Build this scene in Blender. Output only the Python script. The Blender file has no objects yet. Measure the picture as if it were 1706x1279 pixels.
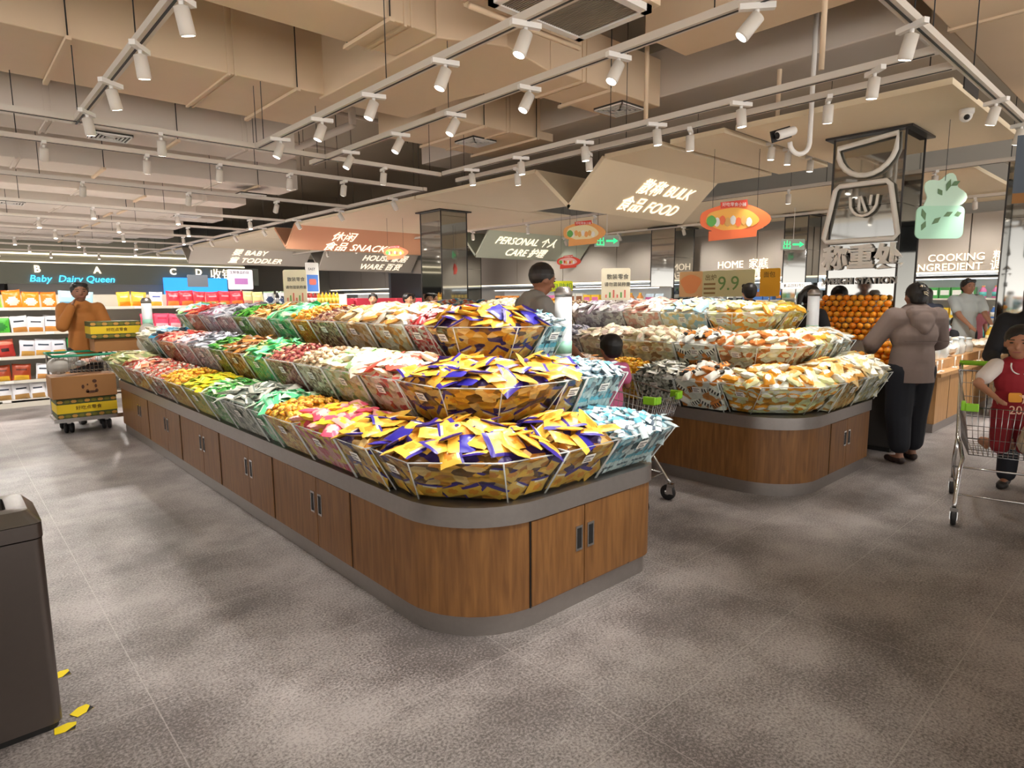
import bpy, bmesh, math, random
from mathutils import Vector, Matrix, Euler
R = random.Random(7)
PI = math.pi
scn = bpy.context.scene
col = scn.collection

# ------------------------------------------------------------------ camera, world, exposure
cam_d = bpy.data.cameras.new('camera'); cam = bpy.data.objects.new('camera', cam_d); col.objects.link(cam)
PITCH, YAW, ROLL, FPX = -0.1355, 0.8326, -0.00695, 1049.5
fw = Vector((math.cos(PITCH)*math.cos(YAW), math.cos(PITCH)*math.sin(YAW), math.sin(PITCH)))
rt = fw.cross(Vector((0, 0, 1))).normalized(); up = rt.cross(fw)
r2 = rt*math.cos(ROLL)+up*math.sin(ROLL); u2 = -rt*math.sin(ROLL)+up*math.cos(ROLL)
cam.matrix_world = Matrix(((r2.x, u2.x, -fw.x, 0), (r2.y, u2.y, -fw.y, 0), (r2.z, u2.z, -fw.z, 1.5), (0, 0, 0, 1)))
cam_d.sensor_width = 36; cam_d.lens = 36*FPX/1706; cam_d.clip_start = .05; cam_d.clip_end = 200
scn.camera = cam
w = bpy.data.worlds.new('store_air'); scn.world = w; w.use_nodes = True
w.node_tree.nodes['Background'].inputs[0].default_value = (1, .95, .9, 1)
w.node_tree.nodes['Background'].inputs[1].default_value = 2.75
# the rest of the store around us: lit floor and goods low down, dimmer ceiling above
_n, _l = w.node_tree.nodes, w.node_tree.links
_tc = _n.new('ShaderNodeTexCoord'); _sx = _n.new('ShaderNodeSeparateXYZ'); _mr = _n.new('ShaderNodeMapRange')
_mr.inputs['From Min'].default_value = -.08; _mr.inputs['From Max'].default_value = .12; _mr.inputs['To Min'].default_value = 3.9; _mr.inputs['To Max'].default_value = .75
_l.new(_tc.outputs['Generated'], _sx.inputs[0]); _l.new(_sx.outputs['Z'], _mr.inputs['Value']); _l.new(_mr.outputs['Result'], _n['Background'].inputs[1])
scn.view_settings.view_transform = 'Standard'; scn.view_settings.look = 'None'
scn.view_settings.exposure = 0.1; scn.view_settings.gamma = 1; scn.view_settings.use_curve_mapping = False
SPOT_W, SPOT_COL = 84, (1, .955, .9)

# ------------------------------------------------------------------ materials
M = {}
def srgb(c):
    if isinstance(c, str):
        c = tuple(int(c[i:i+2], 16)/255 for i in (0, 2, 4))
    return tuple((x/12.92 if x <= .04045 else ((x+.055)/1.055)**2.4) for x in c)
def mat(key, c='808080', rough=.5, metal=0, emit=0, noise=0, nscale=8, bump=0, bscale=60, coat=0, var=0):
    if key in M: return M[key]
    m = bpy.data.materials.new(key); m.use_nodes = True; nt = m.node_tree; N = nt.nodes; L = nt.links
    b = N['Principled BSDF']; rgb = srgb(c)
    b.inputs['Base Color'].default_value = (*rgb, 1); b.inputs['Roughness'].default_value = rough
    b.inputs['Metallic'].default_value = metal; b.inputs['Coat Weight'].default_value = coat
    if emit:
        b.inputs['Emission Color'].default_value = (*rgb, 1); b.inputs['Emission Strength'].default_value = emit
    if noise or bump: tc = N.new('ShaderNodeTexCoord')
    last = None
    if noise:
        n = N.new('ShaderNodeTexNoise'); n.inputs['Scale'].default_value = nscale; n.inputs['Detail'].default_value = 5
        L.new(tc.outputs['Object'], n.inputs['Vector'])
        mr = N.new('ShaderNodeMapRange'); mr.inputs['To Min'].default_value = 1-noise; mr.inputs['To Max'].default_value = 1+noise
        L.new(n.outputs['Fac'], mr.inputs['Value'])
        hs = N.new('ShaderNodeHueSaturation'); hs.inputs['Color'].default_value = (*rgb, 1)
        L.new(mr.outputs['Result'], hs.inputs['Value']); L.new(hs.outputs['Color'], b.inputs['Base Color']); last = hs
    if var:
        oi = N.new('ShaderNodeObjectInfo'); mr = N.new('ShaderNodeMapRange')
        mr.inputs['To Min'].default_value = 1-var; mr.inputs['To Max'].default_value = 1+var
        L.new(oi.outputs['Random'], mr.inputs['Value'])
        hs = N.new('ShaderNodeHueSaturation'); hs.inputs['Color'].default_value = (*rgb, 1)
        L.new(mr.outputs['Result'], hs.inputs['Value']); L.new(hs.outputs['Color'], b.inputs['Base Color'])
    if bump:
        n = N.new('ShaderNodeTexNoise'); n.inputs['Scale'].default_value = bscale; n.inputs['Detail'].default_value = 3
        L.new(tc.outputs['Object'], n.inputs['Vector'])
        bp = N.new('ShaderNodeBump'); bp.inputs['Strength'].default_value = bump; bp.inputs['Distance'].default_value = .01
        L.new(n.outputs['Fac'], bp.inputs['Height']); L.new(bp.outputs['Normal'], b.inputs['Normal'])
    M[key] = m; return m
def clear(key, c='ffffff', alpha=.3, rough=.08, spec=.5):
    """thin clear plastic: mostly transparent with a glossy surface"""
    if key in M: return M[key]
    m = bpy.data.materials.new(key); m.use_nodes = True; nt = m.node_tree; N = nt.nodes; L = nt.links
    b = N['Principled BSDF']; b.inputs['Base Color'].default_value = (*srgb(c), 1); b.inputs['Roughness'].default_value = rough
    b.inputs['Alpha'].default_value = alpha; b.inputs['Specular IOR Level'].default_value = spec
    M[key] = m; return m
def wood(key, c1, c2, sc=(14, 14, 1.2), rough=.42):
    m = bpy.data.materials.new(key); m.use_nodes = True; nt = m.node_tree; N = nt.nodes; L = nt.links; b = N['Principled BSDF']
    tc = N.new('ShaderNodeTexCoord'); mp = N.new('ShaderNodeMapping'); mp.inputs['Scale'].default_value = sc
    n = N.new('ShaderNodeTexNoise'); n.inputs['Scale'].default_value = 3; n.inputs['Detail'].default_value = 6; n.inputs['Distortion'].default_value = .4
    L.new(tc.outputs['Object'], mp.inputs['Vector']); L.new(mp.outputs['Vector'], n.inputs['Vector'])
    cr = N.new('ShaderNodeValToRGB'); cr.color_ramp.elements[0].position = .3; cr.color_ramp.elements[1].position = .7
    cr.color_ramp.elements[0].color = (*srgb(c1), 1); cr.color_ramp.elements[1].color = (*srgb(c2), 1)
    L.new(n.outputs['Fac'], cr.inputs['Fac']); L.new(cr.outputs['Color'], b.inputs['Base Color']); b.inputs['Roughness'].default_value = rough
    M[key] = m; return m
def palette_mat(key, cols, scale=22, sy=1.0, rough=.35):
    """packets pressed together: each voronoi cell takes one printed colour"""
    if key in M: return M[key]
    m = bpy.data.materials.new(key); m.use_nodes = True; nt = m.node_tree; N = nt.nodes; L = nt.links; b = N['Principled BSDF']
    tc = N.new('ShaderNodeTexCoord'); mp = N.new('ShaderNodeMapping'); mp.inputs['Scale'].default_value = (1, 1, sy)
    v = N.new('ShaderNodeTexVoronoi'); v.inputs['Scale'].default_value = scale
    L.new(tc.outputs['Object'], mp.inputs['Vector']); L.new(mp.outputs['Vector'], v.inputs['Vector'])
    sp = N.new('ShaderNodeSeparateColor'); L.new(v.outputs['Color'], sp.inputs['Color'])
    cr = N.new('ShaderNodeValToRGB'); cr.color_ramp.interpolation = 'CONSTANT'
    e = cr.color_ramp.elements; k = len(cols)
    while len(e) < k: e.new(1)
    for i, c in enumerate(cols): e[i].position = i/k; e[i].color = (*srgb(c), 1)
    L.new(sp.outputs['Red'], cr.inputs['Fac']); L.new(cr.outputs['Color'], b.inputs['Base Color'])
    bp = N.new('ShaderNodeBump'); bp.inputs['Strength'].default_value = .8; bp.inputs['Distance'].default_value = .02
    L.new(v.outputs['Distance'], bp.inputs['Height']); L.new(bp.outputs['Normal'], b.inputs['Normal'])
    b.inputs['Roughness'].default_value = rough
    M[key] = m; return m
def floor_mat():
    m = bpy.data.materials.new('grey_tile'); m.use_nodes = True; nt = m.node_tree; N = nt.nodes; L = nt.links; b = N['Principled BSDF']
    tc = N.new('ShaderNodeTexCoord')
    def noise(s, d=6, r=.6):
        n = N.new('ShaderNodeTexNoise'); n.inputs['Scale'].default_value = s; n.inputs['Detail'].default_value = d; n.inputs['Roughness'].default_value = r
        L.new(tc.outputs['Object'], n.inputs['Vector']); return n
    a, f = noise(1.6), noise(95, 3, .7)
    mx = N.new('ShaderNodeMath'); mx.operation = 'MULTIPLY_ADD'; mx.inputs[1].default_value = .55
    L.new(f.outputs['Fac'], mx.inputs[0]); 
    m2 = N.new('ShaderNodeMath'); m2.operation = 'MULTIPLY'; m2.inputs[1].default_value = .45; L.new(a.outputs['Fac'], m2.inputs[0])
    L.new(m2.outputs[0], mx.inputs[2])
    cr = N.new('ShaderNodeValToRGB'); cr.color_ramp.elements[0].position = .42; cr.color_ramp.elements[1].position = .58
    cr.color_ramp.elements[0].color = (*srgb('595351'), 1); cr.color_ramp.elements[1].color = (*srgb('a39c99'), 1)
    L.new(mx.outputs[0], cr.inputs['Fac'])
    mp = N.new('ShaderNodeMapping'); mp.inputs['Location'].default_value = (-.47, -1.21, 0)
    L.new(tc.outputs['Object'], mp.inputs['Vector'])
    br = N.new('ShaderNodeTexBrick'); br.offset = 0; br.inputs['Scale'].default_value = 1
    br.inputs['Brick Width'].default_value = 1.22; br.inputs['Row Height'].default_value = .66; br.inputs['Mortar Size'].default_value = .0022
    br.inputs['Color1'].default_value = (0, 0, 0, 1); br.inputs['Color2'].default_value = (0, 0, 0, 1); br.inputs['Mortar'].default_value = (1, 1, 1, 1)
    L.new(mp.outputs['Vector'], br.inputs['Vector'])
    mc = N.new('ShaderNodeMixRGB'); mc.inputs[2].default_value = (*srgb('b5aeaa'), 1)
    m3 = N.new('ShaderNodeMath'); m3.operation = 'MULTIPLY'; m3.inputs[1].default_value = .45; L.new(br.outputs['Fac'], m3.inputs[0])
    L.new(m3.outputs[0], mc.inputs[0]); L.new(cr.outputs['Color'], mc.inputs[1]); L.new(mc.outputs[0], b.inputs['Base Color'])
    rr = N.new('ShaderNodeMapRange'); rr.inputs['To Min'].default_value = .3; rr.inputs['To Max'].default_value = .55
    L.new(f.outputs['Fac'], rr.inputs['Value']); L.new(rr.outputs['Result'], b.inputs['Roughness'])
    bp = N.new('ShaderNodeBump'); bp.inputs['Strength'].default_value = .12; bp.inputs['Distance'].default_value = .004
    L.new(f.outputs['Fac'], bp.inputs['Height']); L.new(bp.outputs['Normal'], b.inputs['Normal'])
    return m
def acrylic():
    m = bpy.data.materials.new('acrylic'); m.use_nodes = True; nt = m.node_tree; N = nt.nodes; L = nt.links
    t = N.new('ShaderNodeBsdfTransparent'); t.inputs[0].default_value = (.93, .95, .94, 1)
    g = N.new('ShaderNodeBsdfGlossy'); g.inputs['Roughness'].default_value = .05
    f0 = N.new('ShaderNodeLayerWeight'); f0.inputs[0].default_value = .5; f1 = N.new('ShaderNodeMath'); f1.operation = 'POWER'; f1.inputs[1].default_value = 3
    L.new(f0.outputs['Facing'], f1.inputs[0]); f = N.new('ShaderNodeMath'); f.operation = 'MULTIPLY_ADD'; f.inputs[1].default_value = .35; f.inputs[2].default_value = .035; L.new(f1.outputs[0], f.inputs[0])
    x = N.new('ShaderNodeMixShader'); L.new(f.outputs[0], x.inputs[0]); L.new(t.outputs[0], x.inputs[1]); L.new(g.outputs[0], x.inputs[2]); L.new(x.outputs[0], N['Material Output'].inputs[0])
    return m
WOOD = wood('honey_oak', '6b4520', '8c6032'); WOOD2 = wood('pale_oak', '9c7348', 'b58a5a')
STEEL = mat('brushed_steel', '9c9692', .36, .8, noise=.08, nscale=40)
CHROME = mat('chrome', 'd0d0d0', .16, 1)
DARK = mat('black_plastic', '141414', .5); WHITE = mat('white_paint', 'e6e2dc', .5); RAIL = mat('rail_white', 'cfc6ba', .5)
DUCT = mat('duct_paint', 'd8c0a2', .75, noise=.07, nscale=1.5); DUCT2 = mat('far_duct_paint', 'cfc4b8', .8, noise=.06, nscale=1.5)
SLAB = mat('slab_paint', 'b0a492', .9); BOARD = mat('canopy_board', 'e2d2b4', .7, noise=.03, nscale=2)
MIRROR = mat('mirror', 'a8a8a4', .04, 1); ACR = acrylic(); EDGE_GLINT = clear('acrylic_edge_glint', 'f4f8f6', .6, .15)
GROUND = mat('shadow_gap', '1a1716', .8); PAPER = mat('paper', 'f0ede6', .7); INK = mat('ink', '2c2a2a', .7)
LENS = mat('lit_lens', 'fff6ea', .3, emit=9)
LETTER = mat('lit_letters', 'fff0d8', .4, emit=1.05)

# ------------------------------------------------------------------ mesh helpers
class MB:
    def __init__(s): s.v = []; s.f = []; s.m = []; s.mats = []; s.sm = []
    def mi(s, m):
        if m not in s.mats: s.mats.append(m)
        return s.mats.index(m)
    def add(s, vs, fs, m, T=None, smooth=False):
        k = len(s.v); i = s.mi(m)
        s.v += [tuple(T @ Vector(v)) if T is not None else tuple(v) for v in vs]
        s.f += [tuple(k+a for a in f) for f in fs]; s.m += [i]*len(fs); s.sm += [smooth]*len(fs); return s
    def box(s, x0, x1, y0, y1, z0, z1, m, T=None):
        vs = [(x, y, z) for z in (z0, z1) for y in (y0, y1) for x in (x0, x1)]
        return s.add(vs, [(0, 2, 3, 1), (4, 5, 7, 6), (0, 1, 5, 4), (2, 6, 7, 3), (0, 4, 6, 2), (1, 3, 7, 5)], m, T)
    def prism(s, poly, z0, z1, m, T=None, smooth=False, poly2=None):
        n = len(poly); p2 = poly2 or poly
        vs = [(x, y, z0) for x, y in poly]+[(x, y, z1) for x, y in p2]
        if smooth: s.add(vs, [tuple(range(n))[::-1], tuple(range(n, 2*n))], m, T); s.add(vs, [], m, T)
        else: s.add(vs, [tuple(range(n))[::-1], tuple(range(n, 2*n))], m, T)
        k = len(s.v)-2*n; i = s.mi(m)
        for a in range(n):
            b = (a+1) % n; s.f.append((k+a, k+b, k+n+b, k+n+a)); s.m.append(i); s.sm.append(smooth)
        return s
    def tube(s, pts, r, m, n=6, T=None, closed=False, r1=None):
        pts = [Vector(p) for p in pts]; vs = []; fs = []; L = len(pts); prev = None
        for i, p in enumerate(pts):
            if closed: d = pts[(i+1) % L]-pts[i-1]
            else: d = pts[min(i+1, L-1)]-pts[max(i-1, 0)]
            d = d.normalized() if d.length > 1e-9 else Vector((0, 0, 1))
            if prev is None: u = d.cross(Vector((0, 0, 1)) if abs(d.z) < .9 else Vector((1, 0, 0))).normalized()
            else: u = (prev-d*prev.dot(d)).normalized()
            prev = u; v = d.cross(u); rr = r if r1 is None else r+(r1-r)*i/max(1, L-1)
            for k in range(n):
                a = 2*PI*k/n; vs.append(p+u*math.cos(a)*rr+v*math.sin(a)*rr)
        for i in range(L if closed else L-1):
            j = (i+1) % L
            for k in range(n): q = (k+1) % n; fs.append((i*n+k, i*n+q, j*n+q, j*n+k))
        if not closed: fs += [tuple(range(n))[::-1], tuple((L-1)*n+k for k in range(n))]
        return s.add(vs, fs, m, T, True)
    def lathe(s, prof, m, n=20, T=None, smooth=True):
        vs = []; fs = []
        for r, z in prof:
            for k in range(n): a = 2*PI*k/n; vs.append((r*math.cos(a), r*math.sin(a), z))
        for i in range(len(prof)-1):
            for k in range(n): q = (k+1) % n; fs.append((i*n+k, i*n+q, (i+1)*n+q, (i+1)*n+k))
        fs += [tuple(range(n))[::-1], tuple((len(prof)-1)*n+k for k in range(n))]
        return s.add(vs, fs, m, T, smooth)
    def ball(s, c, r, m, n=14, T=None, rot=None):
        if not hasattr(r, '__len__'): r = (r, r, r)
        vs = [Vector((0, 0, r[2]))]; h = n//2; fs = []
        for i in range(1, h):
            th = PI*i/h
            for k in range(n):
                a = 2*PI*k/n; vs.append(Vector((r[0]*math.sin(th)*math.cos(a), r[1]*math.sin(th)*math.sin(a), r[2]*math.cos(th))))
        vs.append(Vector((0, 0, -r[2])))
        if rot is not None: vs = [rot @ v for v in vs]
        vs = [v+Vector(c) for v in vs]; e = len(vs)-1
        for k in range(n):
            q = (k+1) % n; fs.append((0, 1+k, 1+q)); fs.append((e, 1+(h-2)*n+q, 1+(h-2)*n+k))
            for i in range(h-2): fs.append((1+i*n+k, 1+(i+1)*n+k, 1+(i+1)*n+q, 1+i*n+q))
        return s.add(vs, fs, m, T, True)
    def cap(s, a, b, ra, rb, m, n=12):
        """tapered capsule with closed round ends"""
        a = Vector(a); b = Vector(b); d = (b-a); l = d.length or 1e-6; d = d/l
        u = d.cross(Vector((0, 0, 1)) if abs(d.z) < .9 else Vector((1, 0, 0))).normalized(); v = d.cross(u)
        rings = [(a-d*ra*math.cos(t), ra*math.sin(t)) for t in (.35, .8, 1.2, PI/2)]+[(b+d*rb*math.cos(t), rb*math.sin(t)) for t in (PI/2, 1.2, .8, .35)]
        vs = []; fs = []
        for c, r in rings:
            for k in range(n): q = 2*PI*k/n; vs.append(c+u*math.cos(q)*r+v*math.sin(q)*r)
        for i in range(len(rings)-1):
            for k in range(n): q = (k+1) % n; fs.append((i*n+k, i*n+q, (i+1)*n+q, (i+1)*n+k))
        fs += [tuple(range(n))[::-1], tuple((len(rings)-1)*n+k for k in range(n))]
        return s.add(vs, fs, m, None, True)
    def mesh(s, name='mesh'):
        me = bpy.data.meshes.new(name); me.from_pydata(s.v, [], s.f)
        for m in s.mats: me.materials.append(m)
        me.polygons.foreach_set('material_index', s.m); me.polygons.foreach_set('use_smooth', s.sm)
        me.update(); return me
    def build(s, name, parent=None, T=None, bevel=0):
        me = s.mesh(name)
        o = bpy.data.objects.new(name, me); col.objects.link(o)
        if parent: o.parent = parent
        if T is not None: o.matrix_local = T
        if bevel:
            b = o.modifiers.new('bevel', 'BEVEL'); b.width = bevel; b.segments = 2; b.limit_method = 'ANGLE'; b.angle_limit = .7
        return o
def tag(o, label, cat, group=None, kind=None):
    if label: o['label'] = label
    if cat: o['category'] = cat
    if group: o['group'] = group
    if kind: o['kind'] = kind
    return o
def thing(name, loc, rz=0, label=None, cat=None, group=None):
    o = bpy.data.objects.new(name, None); col.objects.link(o); o.empty_display_size = .1
    o.location = loc; o.rotation_euler = (0, 0, rz); return tag(o, label, cat, group)
def copy_tree(o, parent=None):
    c = o.copy(); col.objects.link(c); c.parent = parent
    for ch in list(o.children): copy_tree(ch, c)
    return c
def struct(name, mb, **k):
    o = mb.build(name); o['kind'] = 'structure'; return o
def Tm(loc=(0, 0, 0), rot=(0, 0, 0), sc=1):
    s = sc if hasattr(sc, '__len__') else (sc, sc, sc)
    return Matrix.Translation(loc) @ Euler(rot).to_matrix().to_4x4() @ Matrix.Diagonal((*s, 1))
def frame(o, x, y):
    """4x4 with origin o, local x and y axes (z = x cross y)"""
    x = Vector(x).normalized(); z = x.cross(Vector(y)).normalized(); y = z.cross(x)
    return Matrix(((x.x, y.x, z.x, o[0]), (x.y, y.y, z.y, o[1]), (x.z, y.z, z.z, o[2]), (0, 0, 0, 1)))
def text(body, size, T, m, name='lettering', parent=None, ext=.004, align='LEFT', bold=0, shear=0, sx=1):
    cu = bpy.data.curves.new(name, 'FONT'); cu.body = body; cu.size = size; cu.extrude = ext; cu.align_x = align; cu.offset = bold; cu.shear = shear
    cu.resolution_u = 3
    t = bpy.data.objects.new(name, cu); col.objects.link(t)
    bpy.context.view_layer.update()
    me = bpy.data.meshes.new_from_object(t.evaluated_get(bpy.context.evaluated_depsgraph_get()))
    bpy.data.objects.remove(t); me.materials.clear(); me.materials.append(m)
    for p in me.polygons: p.material_index = 0
    o = bpy.data.objects.new(name, me); col.objects.link(o)
    if parent: o.parent = parent
    o.matrix_local = T @ Matrix.Diagonal((sx, 1, 1, 1)); return o
def remeshed(mb, voxel, m, name, parent=None, smooth=4, cut=None):
    """union of closed shapes as one continuous skin"""
    o = mb.build(name+'_raw'); r = o.modifiers.new('r', 'REMESH'); r.mode = 'VOXEL'; r.voxel_size = voxel
    s = o.modifiers.new('s', 'SMOOTH'); s.iterations = smooth; s.factor = .5
    bpy.context.view_layer.update()
    me = bpy.data.meshes.new_from_object(o.evaluated_get(bpy.context.evaluated_depsgraph_get()))
    bpy.data.objects.remove(o); me.materials.clear(); me.materials.append(m)
    if cut:
        bm = bmesh.new(); bm.from_mesh(me)
        for co, no in cut:
            bmesh.ops.bisect_plane(bm, geom=bm.verts[:]+bm.edges[:]+bm.faces[:], plane_co=co, plane_no=no, clear_outer=True)
        bm.to_mesh(me); bm.free()
    me.polygons.foreach_set('use_smooth', [True]*len(me.polygons)); me.polygons.foreach_set('material_index', [0]*len(me.polygons))
    p = bpy.data.objects.new(name, me); col.objects.link(p)
    if parent: p.parent = parent
    return p
def arc_poly(x0, x1, y0, y1, rs, n=10):
    """rounded rectangle, rs = radii at (x0,y0),(x1,y0),(x1,y1),(x0,y1), counter-clockwise"""
    out = []
    for (cx, cy, sx, sy, a0), r in zip(((x0, y0, 1, 1, PI), (x1, y0, -1, 1, 1.5*PI), (x1, y1, -1, -1, 0), (x0, y1, 1, -1, .5*PI)), rs):
        if r <= 0: out.append((cx, cy)); continue
        ox, oy = cx+sx*r, cy+sy*r
        for k in range(n+1): a = a0+.5*PI*k/n; out.append((ox+r*math.cos(a), oy+r*math.sin(a)))
    return out

# ------------------------------------------------------------------ the building
o = MB().box(-14, 20, -6, 32, -.05, 0, floor_mat()).build('floor'); o['kind'] = 'structure'
struct('ceiling', MB().box(-14, 20, -6, 32, 4.5, 4.7, SLAB))
WALLM = mat('taupe_wall', 'a89e92', .7); WALLG = mat('grey_green_wall', '8d8b7c', .7); DKWALL = mat('dark_wall', '4a4743', .8)
STRIP = mat('led_strip', 'fff0d2', .4, emit=2.5)
mb = MB().box(14.6, 14.8, -4, 31, 0, 4.5, mat('back_wall_paint', 'bdb8ae', .7)); struct('wall_right', mb)
mb = MB().box(-14, 15, 28, 28.2, 0, 4.5, mat('far_wall_paint', '8f8b82', .8)); struct('wall_back', mb)
# glowing fascia over the wall shelves, in panels
f = thing('wall_fascia', (13.9, 0, 0), 0, 'long taupe panelled fascia over the wall shelves, lit along its lower edge', 'fascia')
mb = MB()
for y in range(-3, 28, 2): mb.box(0, .1, y+.01, y+1.99, 1.94, 2.95, WALLM)
mb.build('panel_row', f); MB().box(.04, .1, -3, 28, 1.9, 1.93, STRIP).build('light_strip', f)
MB().box(-.02, .75, -3, 28, 1.85, 1.895, mat('pale_soffit', 'c9d2da', .5)).build('soffit', f)
def lit(body, size, y, z, x=13.86, parent=None):
    return text(body, size, frame((x, y, z), (0, -1, 0), (0, 0, 1)), LETTER, 'letter_row', parent, .008, 'LEFT', 0)
s = thing('wall_sign', (0, 0, 0), 0, 'glowing wall letters reading COOKING INGREDIENT above the man in white', 'sign')
lit('COOKING  粮油', .185, 3.63, 2.12, parent=s); lit('INGREDIENT  调味', .185, 3.84, 1.95, parent=s)
s = thing('wall_sign', (0, 0, 0), 0, 'glowing wall letters reading HOME CLEAN behind the price posters', 'sign')
lit('HOME  家庭', .23, 7.95, 2.16, parent=s); lit('CLEAN  清洁', .23, 7.95, 1.95, parent=s)
# checkout bulkhead far left
f = thing('checkout_bulkhead', (0, 0, 0), 0, 'grey green bulkhead over the checkouts with thin light lines', 'bulkhead')
MB().box(-10, 9, 25.2, 27.8, 2.75, 3.9, WALLG).build('box', f)
MB().box(-10, 9, 25.15, 25.2, 2.98, 3.02, STRIP).build('light_line', f); MB().box(-10, 9, 25.15, 25.2, 2.72, 2.75, STRIP).build('light_line', f)
for b, x in (('B', 2.45), ('A', 4.05), ('C', 6.35), ('D', 7.2)):
    tag(text(b, .3, frame((x, 25.09, 2.42), (1, 0, 0), (0, 0, 1)), LETTER, 'checkout_letter', None, .02, 'LEFT', .01), 'glowing letter %s on the far checkout bulkhead' % b, 'sign')
tag(text('收银区', .42, frame((7.7, 25.09, 2.3), (1, 0, 0), (0, 0, 1)), LETTER, 'checkout_sign', None, .02), 'glowing white Chinese characters on the bulkhead beyond the shelf', 'sign')
tag(MB().box(-10, 9.5, 25.12, 25.18, 2.05, 2.7, mat('sign_beam', '777a6e', .7)).build('checkout_sign_beam'), 'grey green sign beam under the checkout bulkhead carrying glowing letters', 'sign beam')
BLUEN = mat('blue_neon', '49c8ff', .4, emit=2)
tag(text('Baby  Dairy Queen', .3, frame((2.3, 25.09, 2.12), (1, 0, 0), (0, 0, 1)), BLUEN, 'neon_sign', None, .02, 'LEFT', 0, .2), 'blue glowing script sign above the man in mustard', 'sign')
tag(MB().box(-6, 1.7, 25.5, 26, 0, 2.55, mat('shutter_black', '15120f', .6)).build('closed_stall'), 'black closed stall front behind the snack shelf', 'stall')
tag(MB().box(1.8, 9.5, 25.8, 26, 0, 2.6, mat('stall_grey', '8e8c88', .6)).build('stall_front'), 'pale grey stall front under the checkout letters', 'stall')
tag(MB().box(6.1, 8.2, 24.8, 25.05, 0.0, 2.3, mat('blue_lightbox', '2f8fe8', .4, emit=1.6)).build('light_box'), 'blue light box at the far checkout', 'light box')

# canopies: boards with V-shaped sign folds
def canopy(x0, x1, prof, label, th=.05):
    """prof: list of (y, z) runs; each run one board strip seen from below"""
    t = thing('ceiling_canopy', (x0, prof[0][0], 3.12), 0, label, 'canopy')
    inv = Matrix.Translation((-x0, -prof[0][0], -3.12))
    for (ya, za), (yb, zb) in zip(prof[:-1], prof[1:]):
        if za is None or zb is None: continue
        sl = abs(za-zb) > .1
        mb = MB(); n = Vector((0, -(zb-za), yb-ya)).normalized()*th
        vs = [(x, y+dy, z+dz) for x in (x0, x1) for (y, z, dy, dz) in ((ya, za, 0, 0), (yb, zb, 0, 0), (yb, zb, n.y, n.z), (ya, za, n.y, n.z))]
        mb.add(vs, [(0, 1, 2, 3)[::-1], (4, 5, 6, 7), (0, 4, 5, 1)[::-1], (1, 5, 6, 2)[::-1], (2, 6, 7, 3)[::-1], (3, 7, 4, 0)[::-1]], BOARD, inv)
        mb.build('sign_panel' if sl else 'board', t)
    return t
g = None
def P_(*a): return list(a)
Z = 3.12
c1 = canopy(6.0, 8.55, [(1.5, Z), (3.3, Z)], 'beige ceiling canopy board over the mirror pillar with the scale symbol')
MB().box(.3, .75, -.01, .0, .03, .16, DARK).build('edge_joint', c1)
c1b = canopy(6.0, 8.55, [(3.42, Z), (4.05, Z)], 'narrow beige canopy board between two dark slots')
c2 = canopy(6.0, 8.55, [(4.15, Z), (4.95, Z), (5.52, 2.6), (6.12, Z), (8.9, Z)], 'beige canopy folded into the bulk food sign')
c3 = canopy(6.0, 9.8, [(8.95, Z), (13.6, Z), (14.15, 2.64), (14.75, Z), (17, Z)], 'beige canopy folded into the snacks sign')
c4 = canopy(6.0, 9.8, [(17.05, Z), (21, Z), (21.55, 2.64), (22.15, Z), (25, Z)], 'pale canopy folded into the baby sign')
c5 = canopy(10.0, 13.8, [(2.2, Z), (5.2, Z), (5.3, Z), (11.75, Z), (12.3, 2.5), (12.9, Z), (16, Z)], 'pale canopy folded into the personal care sign')
c6 = canopy(10.0, 13.8, [(16.05, Z), (20.4, Z), (20.95, 2.5), (21.5, Z), (25, Z)], 'pale canopy folded into the house ware sign')
for c, x0, x1, ya, yb, zb in ((c2, 6.0, 8.55, 4.97, 5.52, 2.6), (c3, 6.0, 9.8, 13.62, 14.15, 2.64), (c4, 6.0, 9.8, 21.02, 21.55, 2.64), (c5, 10, 13.8, 11.77, 12.3, 2.5), (c6, 10, 13.8, 20.42, 20.95, 2.5)):
    pass
def sign_on(c, rows, x, ytop, ybot, zbot, size, label, tint=None, step=1.15, start=.12, key='sign_panel'):
    d = Vector((0, ytop-ybot, Z-zbot)); L_ = d.length; d = d/L_
    nrm = Vector((1, 0, 0)).cross(d)
    t = thing('hanging_letters', (x, ybot, zbot), 0, label, 'sign')
    for i, (b, dx) in enumerate(rows[::-1]):
        p = d*(start+i*size*step)+nrm*.012+Vector((dx, 0, 0))
        text(b, size, frame(p, (1, 0, 0), d), LETTER, 'letter_row', t, .004, 'LEFT', 0, .25)
    if tint:
        p0 = [Vector((x0_, 0, 0)) for x0_ in (0,)]
sign_on(c2, [('散称 BULK', .1), ('食品 FOOD', -.05)], 6.85, 4.95, 5.52, 2.6, .26, 'glowing letters reading BULK FOOD on the front canopy fold')
sign_on(c3, [('休闲', .05), ('食品 SNACKS', -.05)], 6.9, 13.6, 14.15, 2.64, .3, 'glowing letters reading SNACKS on the salmon canopy fold', None, 1.05, .05)
sign_on(c4, [('婴 BABY', .0), ('童 TODDLER', -.05)], 7.2, 21, 21.55, 2.64, .3, 'glowing letters reading BABY on the last canopy fold')
sign_on(c5, [('PERSONAL 个人', 0), ('CARE 护理', .5)], 10.35, 11.75, 12.3, 2.5, .3, 'glowing letters reading PERSONAL CARE on the pale fold')
sign_on(c6, [('HOUSE 家居', 0), ('WARE 百货', 0)], 11.5, 20.4, 20.95, 2.5, .34, 'glowing letters reading HOUSE WARE below the snacks sign')
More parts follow.
